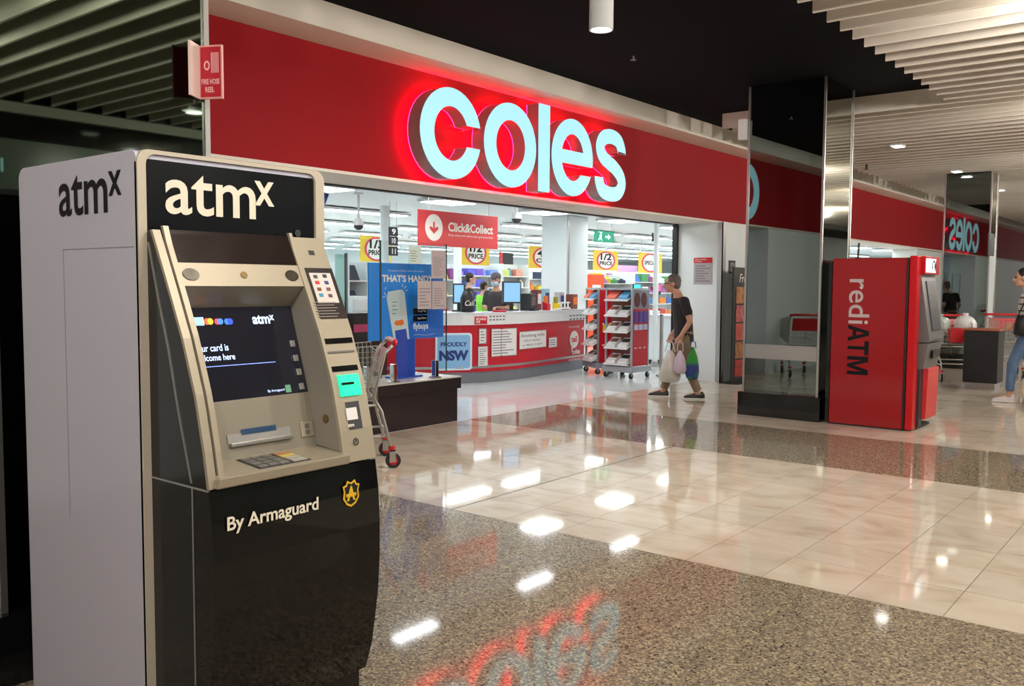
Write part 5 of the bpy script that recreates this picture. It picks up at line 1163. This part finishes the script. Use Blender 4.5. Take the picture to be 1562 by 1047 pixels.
bag('blue and green cloth bag hanging behind the man\'s leg', mloc(-.17, .26, .28), fdir, .17, .09, .42, mat_noise('bag_bluegreen', (44, 150, 50), (40, 60, 130), 2.2, .6, lo=.45, hi=.55), .08)

wp = PZ(1555, 614); wdir = math.atan2(.98, -.17)
M_str = mat('striped_knit', (206, 196, 192), .8); N_, L_2, b_s = nodes(M_str)
geo = N_.new('ShaderNodeNewGeometry'); sx2 = N_.new('ShaderNodeSeparateXYZ'); L_2.new(geo.outputs['Position'], sx2.inputs[0])
mm = N_.new('ShaderNodeMath'); mm.operation = 'MODULO'; mm.inputs[1].default_value = .085; L_2.new(sx2.outputs['Z'], mm.inputs[0])
m4 = N_.new('ShaderNodeMath'); m4.operation = 'LESS_THAN'; m4.inputs[1].default_value = .018; L_2.new(mm.outputs[0], m4.inputs[0])
mx2 = N_.new('ShaderNodeMix'); mx2.data_type = 'RGBA'; L_2.new(m4.outputs[0], mx2.inputs['Factor']); mx2.inputs['A'].default_value = (*C255(206, 196, 192), 1); mx2.inputs['B'].default_value = (*C255(50, 40, 46), 1); L_2.new(mx2.outputs['Result'], b_s.inputs['Base Color'])
person('dark haired woman in a striped top and blue jeans walking at the right edge', (wp.x, wp.y, 0), wdir, {
    'head': (.02, 0, 1.62), 'neck': (-.05, 0, 1.47), 'chest': (-.07, 0, 1.25), 'hip': (-.05, 0, .90),
    'sh_l': (-.07, .17, 1.37), 'el_l': (-.06, .21, 1.10), 'wr_l': (.10, .17, 1.0), 'hd_l': (1, -.3, -.1), 'pn_l': (0, -1, -.3),
    'sh_r': (-.07, -.17, 1.37), 'el_r': (-.16, -.20, 1.10), 'wr_r': (-.12, -.2, .85), 'hd_r': (.1, 0, -1), 'pn_r': (1, .3, 0),
    'kn_l': (.10, .085, .50), 'an_l': (.12, .085, .075), 'kn_r': (-.10, -.085, .49), 'an_r': (-.36, -.085, .14), 'toe_r': (.8, 0, -.4)},
    dict(hair=DARKH, top=M_str, legs=mat_noise('denim', (92, 118, 150), (74, 98, 132), 9, .8), shoes=mat('shoe_pale', (206, 202, 204), .6), hem=-.10, sleeve=.9, bun=1, fit=.95, leg=.82, vox=.009))
t = thing('handbag', 'black handbag under the woman\'s arm', 'handbag', mloc(-.03, .24, .88, wp, wdir), wdir)
part('bag_body', B().loft([ell_ring((0, 0, z), a, e, 14) for z, a, e in ((0, .11, .035), (.03, .14, .05), (.16, .13, .045), (.27, .10, .025))]), M_blackm, t, False, smooth=True); part('bag_strap', B().tube([(-.09, 0, .26), (-.07, -.02, .42), (-.03, -.05, .52), (.03, -.03, .42), (.09, 0, .26)], .008, 6), M_blackm, t, False)
bag('cream cloth tote bag hanging low behind the woman', mloc(-.20, .26, .08, wp, wdir), wdir, .40, .13, .48, mat_noise('canvas', (214, 202, 180), (196, 184, 160), 9, .8), .30)

# people inside the store, behind and beyond the counter
def bust(label, q, Y, face, cfg, h=1.65, pose=None):
    p = PY(*q, Y); s_ = cfg.get('s', 1); z = p.z
    J = {'head': (.03, 0, z), 'neck': (.0, 0, z-.14*s_), 'chest': (-.02, 0, z-.36*s_), 'hip': (-.02, 0, z-.70*s_),
         'sh_l': (-.02, .18*s_, z-.24*s_), 'el_l': (.02, .22*s_, z-.50*s_), 'wr_l': (.24*s_, .12*s_, z-.48*s_), 'hd_l': (1, -.3, 0), 'pn_l': (0, 0, -1),
         'sh_r': (-.02, -.18*s_, z-.24*s_), 'el_r': (.02, -.22*s_, z-.50*s_), 'wr_r': (.24*s_, -.12*s_, z-.46*s_), 'hd_r': (1, .3, 0), 'pn_r': (0, 0, -1)}
    zh_ = z-.70*s_
    J.update({'kn_l': (.02, .09*s_, zh_*.52), 'an_l': (0, .1*s_, .072*s_), 'kn_r': (.02, -.09*s_, zh_*.52), 'an_r': (0, -.1*s_, .072*s_)})
    cfg.setdefault('vox', .013); return person(label, (p.x, Y, 0), face, J, cfg)
bust('cashier in a dark top and grey cap serving behind the counter', (757, 428), 10.3, math.radians(200), dict(hair=DARKH, cap=mat('cap_grey', (92, 92, 98), .7), mask=mat('mask_blue', (170, 196, 214), .6), top=mat('top_charcoal', (58, 58, 62), .8), legs=M_blackm, shoes=M_blackm, sleeve=.8))
bust('child in a bright green tee with a black backpack at the counter', (737, 438), 11.4, math.radians(-20), dict(hair=DARKH, mask=mat('mask_blue', (170, 196, 214), .6), top=mat('tee_green', (126, 206, 60), .8), legs=M_dgrey, shoes=M_blackm, s=.85, sleeve=.6))
bust('adult in dark clothing standing behind the child at the counter', (716, 426), 12.3, math.radians(-40), dict(hair=DARKH, top=M_tee, legs=M_dgrey, shoes=M_blackm, sleeve=1.6))
p, a = on_counter(713, 472, .3); t = thing('backpack', 'black backpack with white script standing on the counter by the child', 'backpack', p, a); part('pack', B().loft([ell_ring((0, 0, z), a, e, 14) for z, a, e in ((0, .10, .07), (.05, .12, .09), (.22, .115, .08), (.32, .07, .05))]), M_blackm, t, False, smooth=True); part('strap', B().tube([(-.04, -.02, .31), (0, -.02, .37), (.04, -.02, .31)], .01, 6), M_blackm, t, False); text('script', 'Cali', FX((-.08, -.09, .1)), .16, .08, M_wtext, t, world=False, shear=.3)
